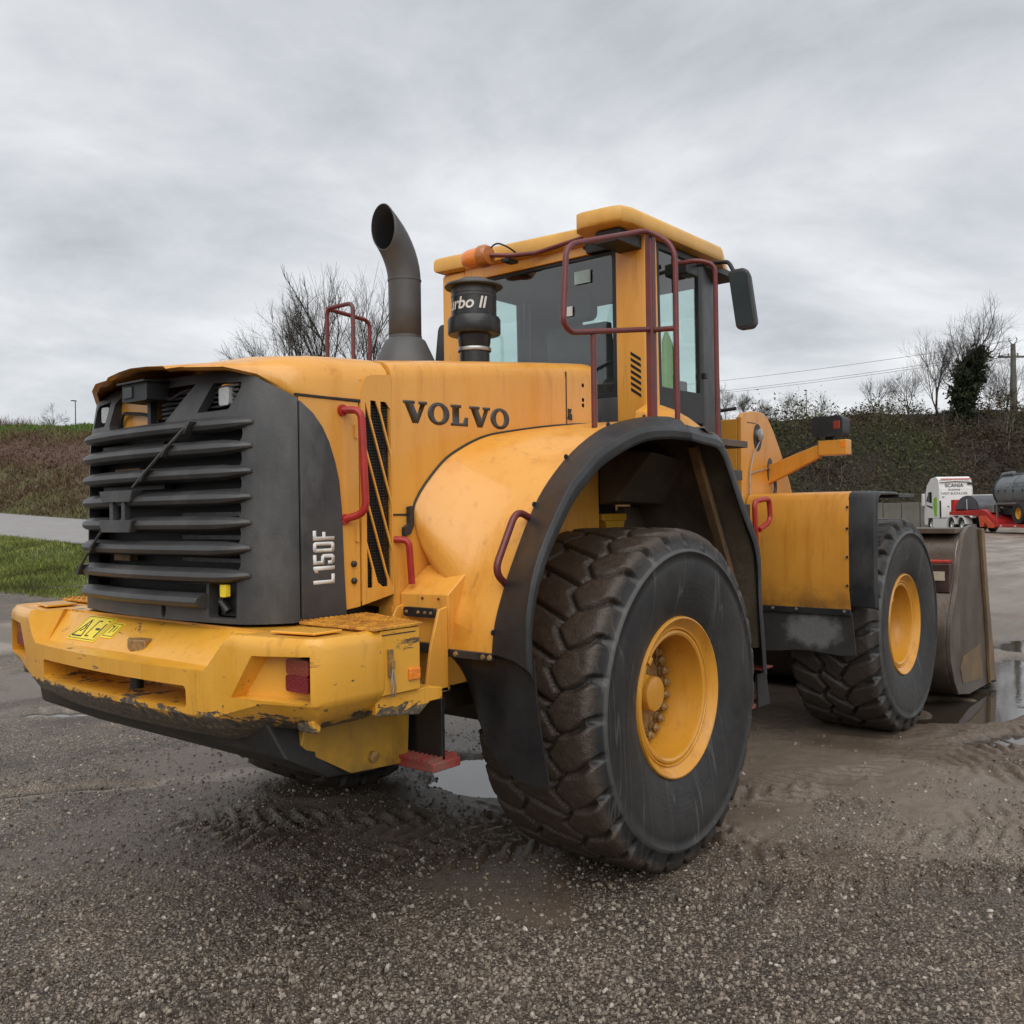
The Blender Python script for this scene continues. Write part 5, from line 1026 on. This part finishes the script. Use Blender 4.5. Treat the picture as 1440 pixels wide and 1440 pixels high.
up = t.math('ADD', t.math('MULTIPLY', t.math('SUBTRACT', z, t.math('MULTIPLY', y, .05)), .2), t.math('MULTIPLY', t.math('SUBTRACT', n1, .5), .45))
hi = t.mix(t.ramp(up, (.36, 0.0), (.48, 1.0)), oli, soil); hi = t.mix(t.ramp(up, (.86, 0.0), (.93, 1.0)), hi, grn)
t.set(Base_Color=t.mix(t.ramp(t.math('MULTIPLY', x, .05), (.70, 0.0), (.86, 1.0)), grn, hi), Roughness=.85); t.bump(t.math('ADD', n3, n2), .12)
na_, nb_ = BX.shape; i = np.arange(na_-1)[:, None]; j = np.arange(nb_-1)[None, :]
F = np.stack([i*nb_+j, (i+1)*nb_+j, (i+1)*nb_+j+1, i*nb_+j+1], -1).reshape(-1, 4)
bk_ = arr_mesh('grass_bank', np.stack([BX, BY, BZ], -1).reshape(-1, 3), F, t.m, None, True); bk_['kind'] = 'structure'
t = NT('path_asphalt'); t.set(Base_Color=t.mix(t.noise(1.5, 7, .65), (.16, .15, .145), (.30, .285, .275)), Roughness=.6)
qx, qy = np.meshgrid(np.array([12.1, 13.3, 14.6, 15.8]), np.arange(12, 120, 2.0), indexing='ij'); qz = bankz(qx, qy)+.035
a_, b_ = qx.shape; i = np.arange(a_-1)[:, None]; j = np.arange(b_-1)[None, :]
pt = arr_mesh('path', np.stack([qx, qy, qz], -1).reshape(-1, 3), np.stack([i*b_+j, (i+1)*b_+j, (i+1)*b_+j+1, i*b_+j+1], -1).reshape(-1, 4), t.m, None, True); pt['kind'] = 'structure'
rng = np.random.default_rng(5)
def leafmat(name, pts):
    t = NT(name); v = t.attr('tone').outputs['Fac']; t.set(Base_Color=t.ramp(v, *pts), Roughness=.7); t.b.inputs['Specular IOR Level'].default_value = .2; return t.m
def blades(name, P, L_, wd, lean, tone, mat, parent=None):
    n = len(P); a = rng.uniform(0, 2*np.pi, n); d = np.stack([np.cos(a), np.sin(a), 0*a], -1); b = rng.uniform(0, 2*np.pi, n); e = np.stack([np.cos(b), np.sin(b), 0*b], -1)
    tip = P+e*(lean*L_)[:, None]+np.stack([0*a, 0*a, L_], -1); V = np.stack([P-d*wd[:, None], P+d*wd[:, None], tip], 1).reshape(-1, 3); F = np.arange(3*n).reshape(-1, 3)
    o = arr_mesh(name, V, F, mat, parent); at = o.data.attributes.new('tone', 'FLOAT', 'POINT'); at.data.foreach_set('value', np.repeat(tone, 3).astype(np.float32)); o['kind'] = 'stuff'; return o
n = 90000; x = rng.uniform(5.5, 12.2, n); y = rng.uniform(14, 46, n); P = np.stack([x, y, bankz(x, y)-.02], -1)
gr1 = blades('grass', P, rng.uniform(.05, .16, n), rng.uniform(.012, .03, n), rng.uniform(0, .8, n), np.clip(.45+(fbm(x*.6, y*.6, 4, 8)-.5)*1.6+rng.normal(0, .15, n), 0, 1), leafmat('grass_blades', ((0, (.05, .05, .015)), (.35, (.095, .11, .022)), (.7, (.16, .19, .04)), (1, (.25, .25, .09)))))
n = 60000; x = rng.uniform(16.0, 24.6, n); y = rng.uniform(26, 80, n); z = bankz(x, y); P = np.stack([x, y, z-.03], -1); rel = (x-16)/8; soilk = np.exp(-((rel-.62-(fbm(x*.3, y*.2, 3, 4)-.5)*.5)/.16)**2)
tone = np.clip(.38+(fbm(x*.5, y*.5, 4, 18)-.5)*1.2+rng.normal(0, .12, n)-soilk*.45+.6*sm(.88, 1.0, rel), 0, 1)
gr2 = blades('rough_grass', P, rng.uniform(.10, .32, n)*(1-.6*soilk), rng.uniform(.02, .05, n), rng.uniform(0, 1.1, n), tone, leafmat('rough_grass_blades', ((0, (.085, .046, .030)), (.25, (.105, .078, .038)), (.55, (.135, .125, .048)), (.8, (.085, .115, .026)), (1, (.10, .15, .03)))))

tag(gr1, 'short green grass verge between the yard and the path', 'grass'); tag(gr2, 'rough brown and olive grass on the steep bank above the path', 'grass')
# ---- bare trees
m_bark = simple('bare_branch_bark', (.050, .042, .034), .9, 0, .4, 2); m_ivy = leafmat('ivy_leaves', ((0, (.006, .010, .004)), (.6, (.018, .028, .010)), (1, (.045, .058, .022))))
def build_tree(seed, h, spread=.55, levels=5, trunk_r=.02, fork=.32, up=.25, fan=0):
    r = random.Random(seed); thick, thin = MB(), MB(); nodes = []
    def limb(mb, p, d, ln, ra, rb, n, seg):
        P = [p]; dd = d
        for k in range(seg): dd = (dd+Vector((r.uniform(-1, 1), r.uniform(-1, 1), r.uniform(-.6, 1)))*.13).normalized(); P.append(P[-1]+dd*ln/seg)
        rad_ = [max(.0065, ra+(rb-ra)*k/seg) for k in range(seg+1)]; mb.tube(P, rad_, n); return P, dd
    def grow(p, d, ln, ra, lv):
        P, dd = limb(thick if lv >= levels-2 else thin, p, d, ln, ra, ra*.62, 6 if lv >= levels-1 else (4 if lv > 1 else 3), 3 if lv > 0 else 2); nodes.append((P, ra, lv))
        if lv <= 0: return
        k = 3 if lv > 2 else r.choice((3, 4, 4))
        for c in range(k):
            t = 1.0 if c == 0 else r.uniform(.35, .95); q = P[int(t*(len(P)-1)+.5)]
            ax = Vector((r.uniform(-1, 1), r.uniform(-1, 1), r.uniform(-.2, .2))).normalized(); ang = r.uniform(.15, .35) if c == 0 else r.uniform(.45, 1.0)*(spread/.55)
            nd = (Matrix.Rotation(ang, 3, ax) @ dd+Vector((0, 0, up))).normalized()
            grow(q, nd, ln*r.uniform(.70, .92), ra*(.66 if c == 0 else r.uniform(.38, .55)), lv-1)
    if fan:
        P, dd = limb(thick, Vector((0, 0, -.3)), Vector((.05, 0, 1)), h*.60, h*trunk_r, h*trunk_r*.5, 7, 5); nodes.append((P, h*trunk_r, levels))
        for q in range(fan):
            a = 2*math.pi*q/fan+r.uniform(-.3, .3); tl = r.uniform(.25, .75); nd = Vector((math.cos(a)*math.sin(tl), math.sin(a)*math.sin(tl), math.cos(tl)))
            grow(P[3 if q % 3 == 0 else (4 if q % 3 == 1 else 5)], nd, h*r.uniform(.10, .14), h*trunk_r*.40, levels-1)
        return thick, thin, nodes
    grow(Vector((0, 0, -.3)), Vector((r.uniform(-.12, .12), r.uniform(-.12, .12), 1)).normalized(), h*fork, h*trunk_r, levels)
    return thick, thin, nodes
def scale_h(mbs, h):
    top = max(v[2] for m in mbs for v in m.v); k = h/top
    for m in mbs: m.v = [(x*k, y*k, z*k) for x, y, z in m.v]
    return k
def tree(name, label, px, depth, zb_, h, seed, group='bare winter trees', cat='tree', **kw):
    x, y = bearing(px, depth); root = thing(name, label, cat, (x, y, zb_), random.Random(seed).uniform(0, 6.28), group)
    a, b, nodes = build_tree(seed, h, **kw); k = scale_h((a, b), h); a.obj('trunk', m_bark, root, sharp=None); b.obj('crown', m_bark, root, sharp=None); return root, nodes, k
def ivy(root, nodes, k, reach, n, minr, seed, size=.16, zmax=1e9):
    g = np.random.default_rng(seed); pts = []
    big = [(P, ra) for P, ra, lv in nodes if ra >= minr]
    for q in range(n):
        P, ra = big[g.integers(len(big))]; s_ = g.integers(len(P)-1); u = g.random(); p = np.array(P[s_].lerp(P[s_+1], u))*k
        if p[2] > zmax: continue
        pts.append(p+g.normal(0, 1, 3)*reach*(.35+.65*min(1, ra/(minr*4))))
    P = np.array(pts); n = len(P); d1 = g.normal(0, 1, (n, 3)); d2 = g.normal(0, 1, (n, 3)); s_ = g.uniform(.5, 1.3, n)[:, None]*size
    V = np.stack([P+d1*s_*.5, P+d2*s_*.5, P-(d1+d2)*s_*.4], 1).reshape(-1, 3); o = arr_mesh('ivy', V, np.arange(3*n).reshape(-1, 3), m_ivy, root); o['kind'] = 'stuff'
    at = o.data.attributes.new('tone', 'FLOAT', 'POINT'); at.data.foreach_set('value', np.repeat(g.random(n), 3).astype(np.float32))
# behind the bonnet
tree('bare_tree', 'bare tree leftmost of those rising above the rear bonnet', 418, 66, 7.6, 8.6, 11, levels=6, spread=.6, up=.2, trunk_r=.029, fork=.36)
tree('bare_tree', 'tall forked bare tree above the bonnet, left of the red guard rail', 428, 70, 7.8, 11.4, 12, levels=6, spread=.5, up=.32, trunk_r=.029, fork=.36)
tree('bare_tree', 'slim bare tree seen just left of the red guard rail post', 452, 72, 7.9, 11.9, 13, levels=6, spread=.48, up=.32, trunk_r=.029, fork=.36)
r_, nd, k = tree('ivy_tree', 'bare tree with ivy round its foot, seen inside the red guard rail', 492, 71, 7.8, 12.6, 14, levels=6, spread=.5, up=.3, trunk_r=.029, fork=.36); ivy(r_, nd, k, .55, 2600, .10, 3, .22, 4.6)
tree('bare_tree', 'bare tree between the red guard rail and the exhaust pipe', 520, 73, 7.9, 11.6, 15, levels=6, spread=.55, up=.28, trunk_r=.029, fork=.36)
tree('bare_tree', 'small bare tree on the grassy crest at the far left', 76, 70, 7.9, 2.6, 16, levels=5, spread=.7, up=.2)
# over the scrub bank on the right
tree('bare_tree', 'short bare tree over the hedge behind the loader lamp arm', 1120, 100, 10.6, 4.2, 21, levels=5, spread=.6)
tree('bare_tree', 'thin bare sapling over the hedge just right of the street lamp', 1158, 104, 10.6, 4.4, 22, levels=5, spread=.45)
tree('bare_tree', 'small round-topped bare tree standing alone on the hedge line', 1228, 98, 10.8, 5.0, 23, levels=5, spread=.6, up=.3)
tree('bare_tree', 'bare tree just left of the ivy-clad tree, lower of the two', 1278, 99, 10.6, 6.6, 24, levels=6, spread=.6)
tree('bare_tree', 'pale tall bare tree rising against the left side of the ivy-clad tree', 1322, 103, 10.2, 11.6, 25, levels=6, spread=.5, up=.32)
tree('bare_tree', 'bare tree right of the ivy-clad tree, behind the concrete pole', 1415, 106, 10.4, 9.0, 26, levels=6, spread=.62)
tree('bare_tree', 'low bushy bare tree between the ivy-clad tree and the concrete pole', 1388, 101, 9.6, 6.2, 27, levels=6, spread=.7)
r_, nd, k = tree('ivy_tree', 'big bare tree with its trunk and lower limbs thickly covered in dark ivy', 1354, 92, 6.5, 16.0, 47, levels=6, spread=.62, trunk_r=.02, up=.25, fan=8); ivy(r_, nd, k, .80, 13000, .125, 8, .27, 11.2)
for q, (px, d_, h, sd_) in enumerate(((1022, 96, 3.6, 31), (1046, 98, 3.0, 32), (1075, 101, 2.6, 33))):
    tree('bare_tree', ('dense grey bare tree at the left end of the hedge, beside the cab', 'grey bare tree over the loader boom tower, second from the cab', 'low grey bare tree over the hedge, third from the cab')[q], px, d_, 10.8, h+.4, sd_, levels=6, spread=.7)
# reddish shrub on the far-left crest
x, y = bearing(20, 70); sh_ = thing('shrub', 'low reddish-brown leafless shrub on the grassy crest at the far left edge', 'shrub', (x, y, 8.35)); mb = MB(); r = random.Random(4)
for q in range(420):
    a = r.uniform(0, 6.28); e = r.uniform(.2, 1.4); rr = r.uniform(.6, 1.35); p = Vector((r.uniform(-1.1, 1.1)*1.2, r.uniform(-.8, .8), 0)); d = Vector((math.cos(a)*math.cos(e), math.sin(a)*math.cos(e), math.sin(e)*.9)); mb.tube([p, p+d*rr*.5, p+d*rr+Vector((0, 0, .1))], [.02, .013, .006], 3)
mb.obj('twigs', simple('red_brown_twigs', (.085, .042, .036), .9), sh_, sharp=None)

# ---- overgrown bank behind the yard, on the right: soil slope and a tangle of scrub
fu, ru = np.array([_f[0], _f[1]])/math.hypot(_f[0], _f[1]), np.array([math.sin(YAW), -math.cos(YAW)])
def fr_xy(u, v): return CAM[0]+fu[0]*v+ru[0]*u, CAM[1]+fu[1]*v+ru[1]*u
def foot(u): return 88-.16*u
def hillz(u, v):
    k = np.clip((v-foot(u))/13, 0, 1.6); return 11.2*np.minimum(k, 1)**.62-.2+(fbm(u*.22, v*.22, 4, 71)-.5)*1.8*np.clip(k*3, 0, 1)+np.maximum(k-1, 0)*1.0
uu, vv = np.meshgrid(np.arange(-40, 170, 1.0), np.concatenate([np.arange(0, 16, .6), [20, 40, 90]]), indexing='ij'); V_ = vv+foot(uu); X_, Y_ = fr_xy(uu, V_)
a_, b_ = uu.shape; i = np.arange(a_-1)[:, None]; j = np.arange(b_-1)[None, :]
hs = arr_mesh('scrub_slope', np.stack([X_, Y_, hillz(uu, V_)], -1).reshape(-1, 3), np.stack([i*b_+j, i*b_+j+1, (i+1)*b_+j+1, (i+1)*b_+j], -1).reshape(-1, 4), simple('dark_slope_soil', (.022, .018, .012), .95, 0, .4, .6), None, True); hs['kind'] = 'structure'
n = 150000; u = rng.uniform(0, 92, n); k = rng.random(n)**.9*1.08; v = foot(u)+k*13; z = hillz(u, v); lump = fbm(u*.35+4, v*.35, 4, 99)
up_ = np.abs(rng.normal(0, 1, n))*(.25+1.5*np.clip(lump-.35, 0, 1)*2.6)*.66; x, y = fr_xy(u, v); P = np.stack([x, y, z+up_], -1)
d1 = rng.normal(0, 1, (n, 3)); d1 /= np.linalg.norm(d1, axis=1)[:, None]; d2 = rng.normal(0, 1, (n, 3)); d2 /= np.linalg.norm(d2, axis=1)[:, None]; ln = rng.uniform(.08, .34, n)[:, None]; twig = (rng.random(n) < .45)[:, None]
d1 = np.where(twig, d1*np.array([1, 1, 1.5]), d1); A_2 = P+d1*ln*np.where(twig, 2.4, .8); B_2 = P+d2*ln*np.where(twig, .09, .7)
V = np.stack([P-d1*ln*np.where(twig, .6, .4), A_2, B_2], 1).reshape(-1, 3)
tone = np.clip(.40+(fbm(u*.16+9, z*.3+v*.1, 4, 45)-.5)*2.3+rng.normal(0, .16, n), 0, 1)
sc_ = arr_mesh('scrub', V, np.arange(3*n).reshape(-1, 3), leafmat('scrub_leaves', ((0, (.042, .026, .017)), (.25, (.075, .055, .032)), (.5, (.066, .062, .028)), (.75, (.038, .046, .016)), (1, (.075, .085, .030))))); sc_['kind'] = 'stuff'; tag(sc_, 'tangled olive and brown scrub covering the bank behind the yard', 'scrub')
at_ = sc_.data.attributes.new('tone', 'FLOAT', 'POINT'); at_.data.foreach_set('value', np.repeat(tone, 3).astype(np.float32))

tk_ = MB(); r_ = random.Random(77)
for q in range(90):
    u_ = r_.uniform(4, 88); k_ = r_.uniform(.05, 1.0)**.8; v_ = foot(u_)+k_*13; X1, Y1 = fr_xy(u_, v_); z_ = float(hillz(np.array(u_), np.array(v_)))
    a, b, _n = build_tree(1000+q, 3.0, levels=3, spread=.95, up=.12, fork=.30, trunk_r=.014); scale_h((a, b), r_.uniform(1.6, 4.2)*(1-.35*k_)); ct, sn = math.cos(q), math.sin(q)
    for m in (a, b): tk_.add([(X1+x*ct-y*sn, Y1+x*sn+y*ct, z_+z) for x, y, z in m.v], m.f)
bt = tk_.obj('bramble_thicket', simple('pale_bramble_stems', (.115, .098, .074), .9, 0, .4, 1), None, sharp=None, kind='stuff')

tag(bt, 'pale leafless bramble stems poking out of the scrub bank', 'brambles')
# ---- retaining wall of upright concrete panels at the foot of the bank
wl0 = thing('retaining_wall', 'low grey-green wall of upright concrete panels at the foot of the scrub bank', 'wall', (*fr_xy(44, foot(44)-1.2), 0)); m_con = simple('mossy_concrete', (.105, .10, .085), .85, 0, .3, .8, .01, (.05, .055, .035), .5)
pan0 = None; ang_ = math.atan2(ru[1]-.16*-1*0, ru[0])
for q in range(30):
    u_ = 24+q*1.5; v_ = foot(u_)-1.2; X1, Y1 = fr_xy(u_, v_)
    if pan0 is None: pan0 = MB().box(-.735, .735, -.10, .10, -.1, 2.2).obj('wall_panel', m_con, wl0, 0.02); o = pan0
    else: o = pan0.copy(); COL.objects.link(o); o.parent = wl0
    o.location = (X1-wl0.location.x, Y1-wl0.location.y, random.uniform(-.04, .04)); o.rotation_euler = (0, 0, math.atan2(ru[1]*1+fu[1]*-.16, ru[0]*1+fu[0]*-.16))

# ---- pole with cross-arm and wires, street lamps
m_pole = simple('weathered_pole', (.10, .092, .08), .85, 0, .25, 2); m_wire = simple('wire', (.12, .12, .125), .6)
x, y = bearing(1428, 100); pz = 9.0; po = thing('utility_pole', 'tapered concrete power pole with a cross-arm at the right edge', 'utility pole', (x, y, pz)); ca = math.atan2(ru[1], ru[0])
MB().lathe([(.42, -.5), (.24, 10.0), (.001, 10.0)], 'z', (0, 0, 0), 10).obj('pole', m_pole, po)
arm = MB().box(-1.55, 1.55, -.09, .09, 8.55, 8.76).obj('cross_arm', m_pole, po); arm.rotation_euler = (0, 0, ca)
for s_ in (-1.45, -.5, .5, 1.45): o = MB().lathe([(.05, 8.76), (.09, 8.85), (.05, 8.95), (.08, 9.02), (.001, 9.05)], 'z', (s_, 0, 0), 8).obj('insulator', m_grey, po); o.rotation_euler = (0, 0, ca)
for s_ in (-.45, .45): o = MB().tube([(0, 0, 9.95), (s_*.6, 0, 10.15), (s_, 0, 10.5), (s_*.8, 0, 10.7)], .05, 6).obj('top_bracket', m_grey, po); o.rotation_euler = (0, 0, ca)
xe, ye = bearing(560, 190)
for q, (s_, z1, z2) in enumerate(((-1.45, 9.05, 14.5), (.5, 9.05, 14.2), (0, 10.4, 16.5))):
    p = [(ru[0]*s_+(xe-x)*u_, ru[1]*s_+(ye-y)*u_, z1+(z2-z1)*u_-4.2*4*u_*(1-u_)*.5) for u_ in np.linspace(0, 1, 22)]
    MB().tube(p, .022, 4).obj('wire', m_wire, po)
def lamp_post(px, depth, zb_, h, label):
    x, y = bearing(px, depth); o = thing('street_lamp', label, 'street lamp', (x, y, zb_), 0, 'street lamps behind the banks'); MB().lathe([(.09, -.5), (.055, h)], 'z', (0, 0, 0), 8).obj('post', m_pole, o)
    MB().prism([(-.55, h-.02), (.12, h-.02), (.12, h+.08), (-.45, h+.10)], 'y', -.12, .12).obj('lamp_head', m_grey, o, .02)
lamp_post(108, 110, 9.6, 6.0, 'street lamp on the grassy crest at the far left'); lamp_post(1136, 125, 10.5, 7.0, 'street lamp rising above the hedge behind the lamp arm')

# ---- white truck with a red low-loader trailer carrying a slurry tanker
m_tw = simple('truck_white_paint', (.66, .66, .65), .35, 0, .05, 1.5); m_tr = simple('trailer_red_paint', (.42, .022, .018), .45, 0, .35, 3); m_tg = simple('truck_green_swoosh', (.20, .46, .03), .45); m_tor = simple('orange_red_part', (.62, .085, .03), .45, 0, .25, 4)
m_tank = simple('tank_galvanised_grey', (.16, .175, .185), .42, .35, .2, 1.2, 0, (.09, .095, .10), .3); m_ty = simple('truck_tyre', (.014, .014, .014), .75); m_alu = simple('alloy_wheel', (.50, .50, .49), .35, .6); m_yr = simple('yellow_wheel_rim', (.66, .30, .02), .5); m_tgl = simple('dark_truck_glass', (.012, .014, .015), .08)
HD = rad(41); hx, hy = bearing(1354.5, 64.5); ox, oy = hx+math.sin(HD)*1.05, hy-math.cos(HD)*1.05
T = thing('truck', 'white tractor truck with a green swoosh on its side at the back of the yard', 'truck', (ox, oy, 0), HD)
cabp = [(3.05, .95), (3.05, 3.15), (3.15, 3.75), (3.5, 3.95), (4.3, 3.85), (4.95, 3.35), (5.32, 2.3), (5.38, .95), (5.35, .45), (4.95, .42), (4.85, .95)]
cab_ = MB().prism(cabp, 'y', -1.22, 1.22).obj('cab', m_tw, T, 0.06, seg=3)
for s_ in (-1, 1):
    def q(a, b): return sorted((s_*a, s_*b))
    MB().prism([(4.15, 2.05), (4.15, 2.85), (4.62, 2.85), (5.0, 2.2), (4.6, 2.1)], 'y', *q(1.215, 1.23)).obj('side_window', m_tgl, cab_); MB().prism([(3.30, 1.05), (3.75, 1.1), (3.95, 1.9), (3.85, 2.4), (3.45, 2.5), (3.25, 2.2)], 'y', *q(1.218, 1.232)).obj('swoosh', m_tg, cab_)
    MB().prism([(4.05, 1.62), (4.9, 1.82), (4.9, 1.92), (4.05, 1.78)], 'y', *q(1.218, 1.231)).obj('door_stripe', m_grey, cab_); MB().prism(rrect(5.0, 5.2, 1.85, 2.75, .06), 'y', *q(1.32, 1.48)).obj('mirror', m_tw, cab_, 0.03)
    MB().box(3.03, 3.35, *q(1.222, 1.24), .95, 3.2).obj('side_deflector', m_tw, cab_, .005); MB().lathe([(.001, 0), (.11, 0), (.09, .12), (.001, .13)], 'z', (4.6, s_*1.0, 3.70), 10).obj('roof_lamp', m_tw, cab_)
    MB().prism(rrect(1.95, 4.05, .28, .93, .08), 'y', *q(1.10, 1.22)).obj('side_skirt', m_tw, T, 0.02)
    for wx in (0, 1.38):
        p = [(wx+.62*math.cos(a), .52+.62*math.sin(a)) for a in np.linspace(.05, math.pi-.05, 14)]; p += [(wx+.53*math.cos(a), .52+.53*math.sin(a)) for a in np.linspace(math.pi-.05, .05, 14)]; MB().prism(p, 'y', *q(.72, 1.24)).obj('mudguard', m_tw, T, .01)
    for wx in (0, 1.38, 4.42):
        wq = sub('wheel', T, (wx, s_*1.0, .51)); MB().lathe([(.28, -.14), (.48, -.15), (.51, -.10), (.51, .10), (.48, .15), (.28, .14)], 'y', (0, 0, 0), 24, closed=True).obj('tyre', m_ty, wq); MB().lathe([(.001, .06*s_), (.12, .10*s_), (.16, .02*s_), (.24, .02*s_), (.29, .12*s_), (.29, -.1*s_), (.001, -.1*s_)], 'y', (0, 0, 0), 20).obj('rim', m_alu, wq)
MB().box(-.75, 4.6, -.45, .45, .55, .95).obj('chassis', m_blk, T); MB().prism([(3.1, .5), (4.9, .5), (4.9, .95), (3.1, .95)], 'y', -1.0, 1.0).obj('engine_bay', m_blk, T)
MB().box(3.02, 3.05, -1.15, 1.15, .98, 3.1).obj('cab_rear_panel', m_tw, cab_, .01); MB().box(2.985, 3.03, 1.10, 1.20, .98, 2.2).obj('cab_gap', m_blk, cab_); MB().box(2.99, 3.03, -1.22, -.86, 3.35, 3.47).obj('rear_spoiler', m_blk, cab_); MB().box(2.99, 3.03, .50, .62, 1.75, 1.82).obj('cab_vent', m_blk, cab_); MB().box(2.99, 3.03, -.30, -.12, 2.05, 2.12).obj('cab_vent', m_blk, cab_); MB().box(2.99, 3.03, .85, 1.02, 2.45, 2.50).obj('cab_vent', m_blk, cab_); MB().box(2.98, 3.06, -1.1, 1.1, 3.72, 3.80).obj('roof_light_bar', simple('red_roof_bar', (.5, .05, .04), .5), cab_, .01); MB().tube([(3.02, -1.15, 3.55), (3.0, 0, 3.63), (3.02, 1.15, 3.55)], .05, 8).obj('roof_tube', m_chrome, cab_)
for body, size, z, sh_ in (('SCANIA', .36, 3.18, 0), ('Exclusively', .22, 2.93, .2), ('WEST BUCHLOER', .22, 2.64, 0)):
    V, F = font_mesh(body, size, sh_, .004); wmax = max(abs(v[0]) for v in V); kx = {'SCANIA': .68, 'Exclusively': .46, 'WEST BUCHLOER': .98}[body]/wmax
    MB().add([(3.0165, -v[0]*kx+.12, z+v[1]) for v in V], F).obj('lettering', m_logo, cab_, sharp=None)
V, F = font_mesh('ZIMMER', .24, 0, .004); MB().add([(4.0-v[0]*.9, 1.2265, 3.12+v[1]) for v in V], F).obj('lettering', m_grey, cab_, sharp=None) if False else None
LLt = thing('low_loader_trailer', 'red low-loader trailer coupled behind the white truck', 'trailer', (ox, oy, 0), HD)
MB().prism([(1.6, 1.18), (1.6, 1.42), (-2.6, 1.55), (-3.2, 1.45), (-4.6, .78), (-4.6, .42), (-4.1, .42), (-2.7, 1.1), (-1.0, 1.15)], 'y', -1.22, 1.22).obj('gooseneck', m_tr, LLt, .03)
MB().box(-17, -4.55, -1.27, 1.27, .42, .62).obj('deck', m_tr, LLt, .02); 
for s_ in (-1, 1):
    MB().prism([(-2.3, 1.10), (-3.2, 1.15), (-4.2, .55), (-4.2, .35), (-3.5, .35), (-3.1, .7), (-2.9, .40), (-2.5, .40)], 'y', *sorted((s_*.9, s_*1.24))).obj('hydraulic_leg', m_tor, LLt, .03)
    for q in range(7): MB().box(-5.2-q*1.6, -5.0-q*1.6, *sorted((s_*1.27, s_*1.29)), .47, .55).obj('marker_lamp', m_white, LLt)
MB().box(1.0, 1.5, -.9, 1.15, 1.42, 2.25).obj('winch_box', m_tr, LLt, .03)
wn_ = thing('covered_load', 'dark grey rounded bale-like load on the red gooseneck behind the truck cab', 'load', (ox, oy, 0), HD)
MB().prism([(1.0, 1.56)]+[(-.55+1.55*math.cos(a), 1.56+.95*math.sin(a)) for a in np.linspace(0.15, math.pi-.15, 16)]+[(-2.1, 1.56)], 'y', -1.0, 1.05).obj('tarpaulin', simple('dark_tarpaulin', (.075, .078, .088), .5, 0, .3, 2), wn_, .05, seg=3); MB().tube([(-.55, 1.06, 1.56), (-.55, 1.08, 2.2), (-.55, .6, 2.53), (-.55, -1.0, 2.53)], .03, 6).obj('strap', m_white, wn_)
TK = thing('slurry_tanker', 'grey steel slurry tanker on yellow wheels standing on the red low-loader', 'tanker', (ox+1.5*math.cos(HD), oy+1.5*math.sin(HD), 0), HD)
tk = MB().lathe([(.001, -4.75), (.5, -4.8), (.85, -4.95), (1.02, -5.2), (1.06, -5.5), (1.06, -12.5), (.9, -12.9), (.001, -13)], 'x', (0, 0, 2.68), 40).obj('tank', m_tank, TK, sharp=50)
for xx in (-5.35, -7.4, -9.5, -11.6): MB().lathe([(1.06, xx), (1.10, xx), (1.10, xx-.1), (1.06, xx-.1)], 'x', (0, 0, 2.68), 40, closed=True).obj('tank_band', m_blk if xx == -5.35 else m_tank, tk)
MB().box(-12.4, -4.9, -.5, .5, 1.2, 1.62).obj('tank_frame', m_blk, TK); MB().box(-5.5, -12.4, -.25, .25, 3.74, 3.84).obj('tank_walkway', m_chrome, tk); MB().tube([(-5.0, .3, 3.5), (-5.25, .3, 3.78), (-6.5, .3, 3.84)], .14, 10).obj('filler_pipe', m_tank, tk)
for s_ in (-1, 1):
    MB().box(-12.3, -5.6, *sorted((s_*.98, s_*1.05)), 1.86, 1.98).obj('side_rail', m_chrome, TK); MB().box(-5.6, -5.45, *sorted((s_*.85, s_*.95)), .62, 1.8).obj('support_leg', m_chrome, TK)
    for xx in (-5.9, -6.7, -7.6, -8.6): MB().box(xx, xx-.12, *sorted((s_*1.0, s_*1.075)), 2.62, 2.78).obj('tank_bolt', m_blk, tk)
    for xx in (-8.5, -10.1):
        wq = sub('wheel', TK, (xx, s_*1.05, 1.30)); MB().lathe([(.38, -.24), (.62, -.26), (.68, -.18), (.68, .18), (.62, .26), (.38, .24)], 'y', (0, 0, 0), 28, closed=True).obj('tyre', m_ty, wq); MB().lathe([(.001, .08*s_), (.13, .10*s_), (.15, .03*s_), (.34, .05*s_), (.40, .22*s_), (.40, -.2*s_), (.001, -.2*s_)], 'y', (0, 0, 0), 24).obj('rim', m_yr, wq)
    V, F = font_mesh('LINDSCORE', .62, 0, .004); MB().add([(-8.0-s_*(v[0])*.75, s_*math.sqrt(max(0, 1.068**2-(.22+v[1]*.75)**2)), 2.68+.22+v[1]*.75) for v in V], F).obj('lettering', m_logo, tk, sharp=None)
MB().box(-5.3, -4.7, .55, 1.05, 1.35, 1.85).obj('control_box', m_chrome, TK, .02); MB().box(-5.0, -3.2, -.1, .1, 1.2, 1.4).obj('drawbar', m_blk, TK, .02)
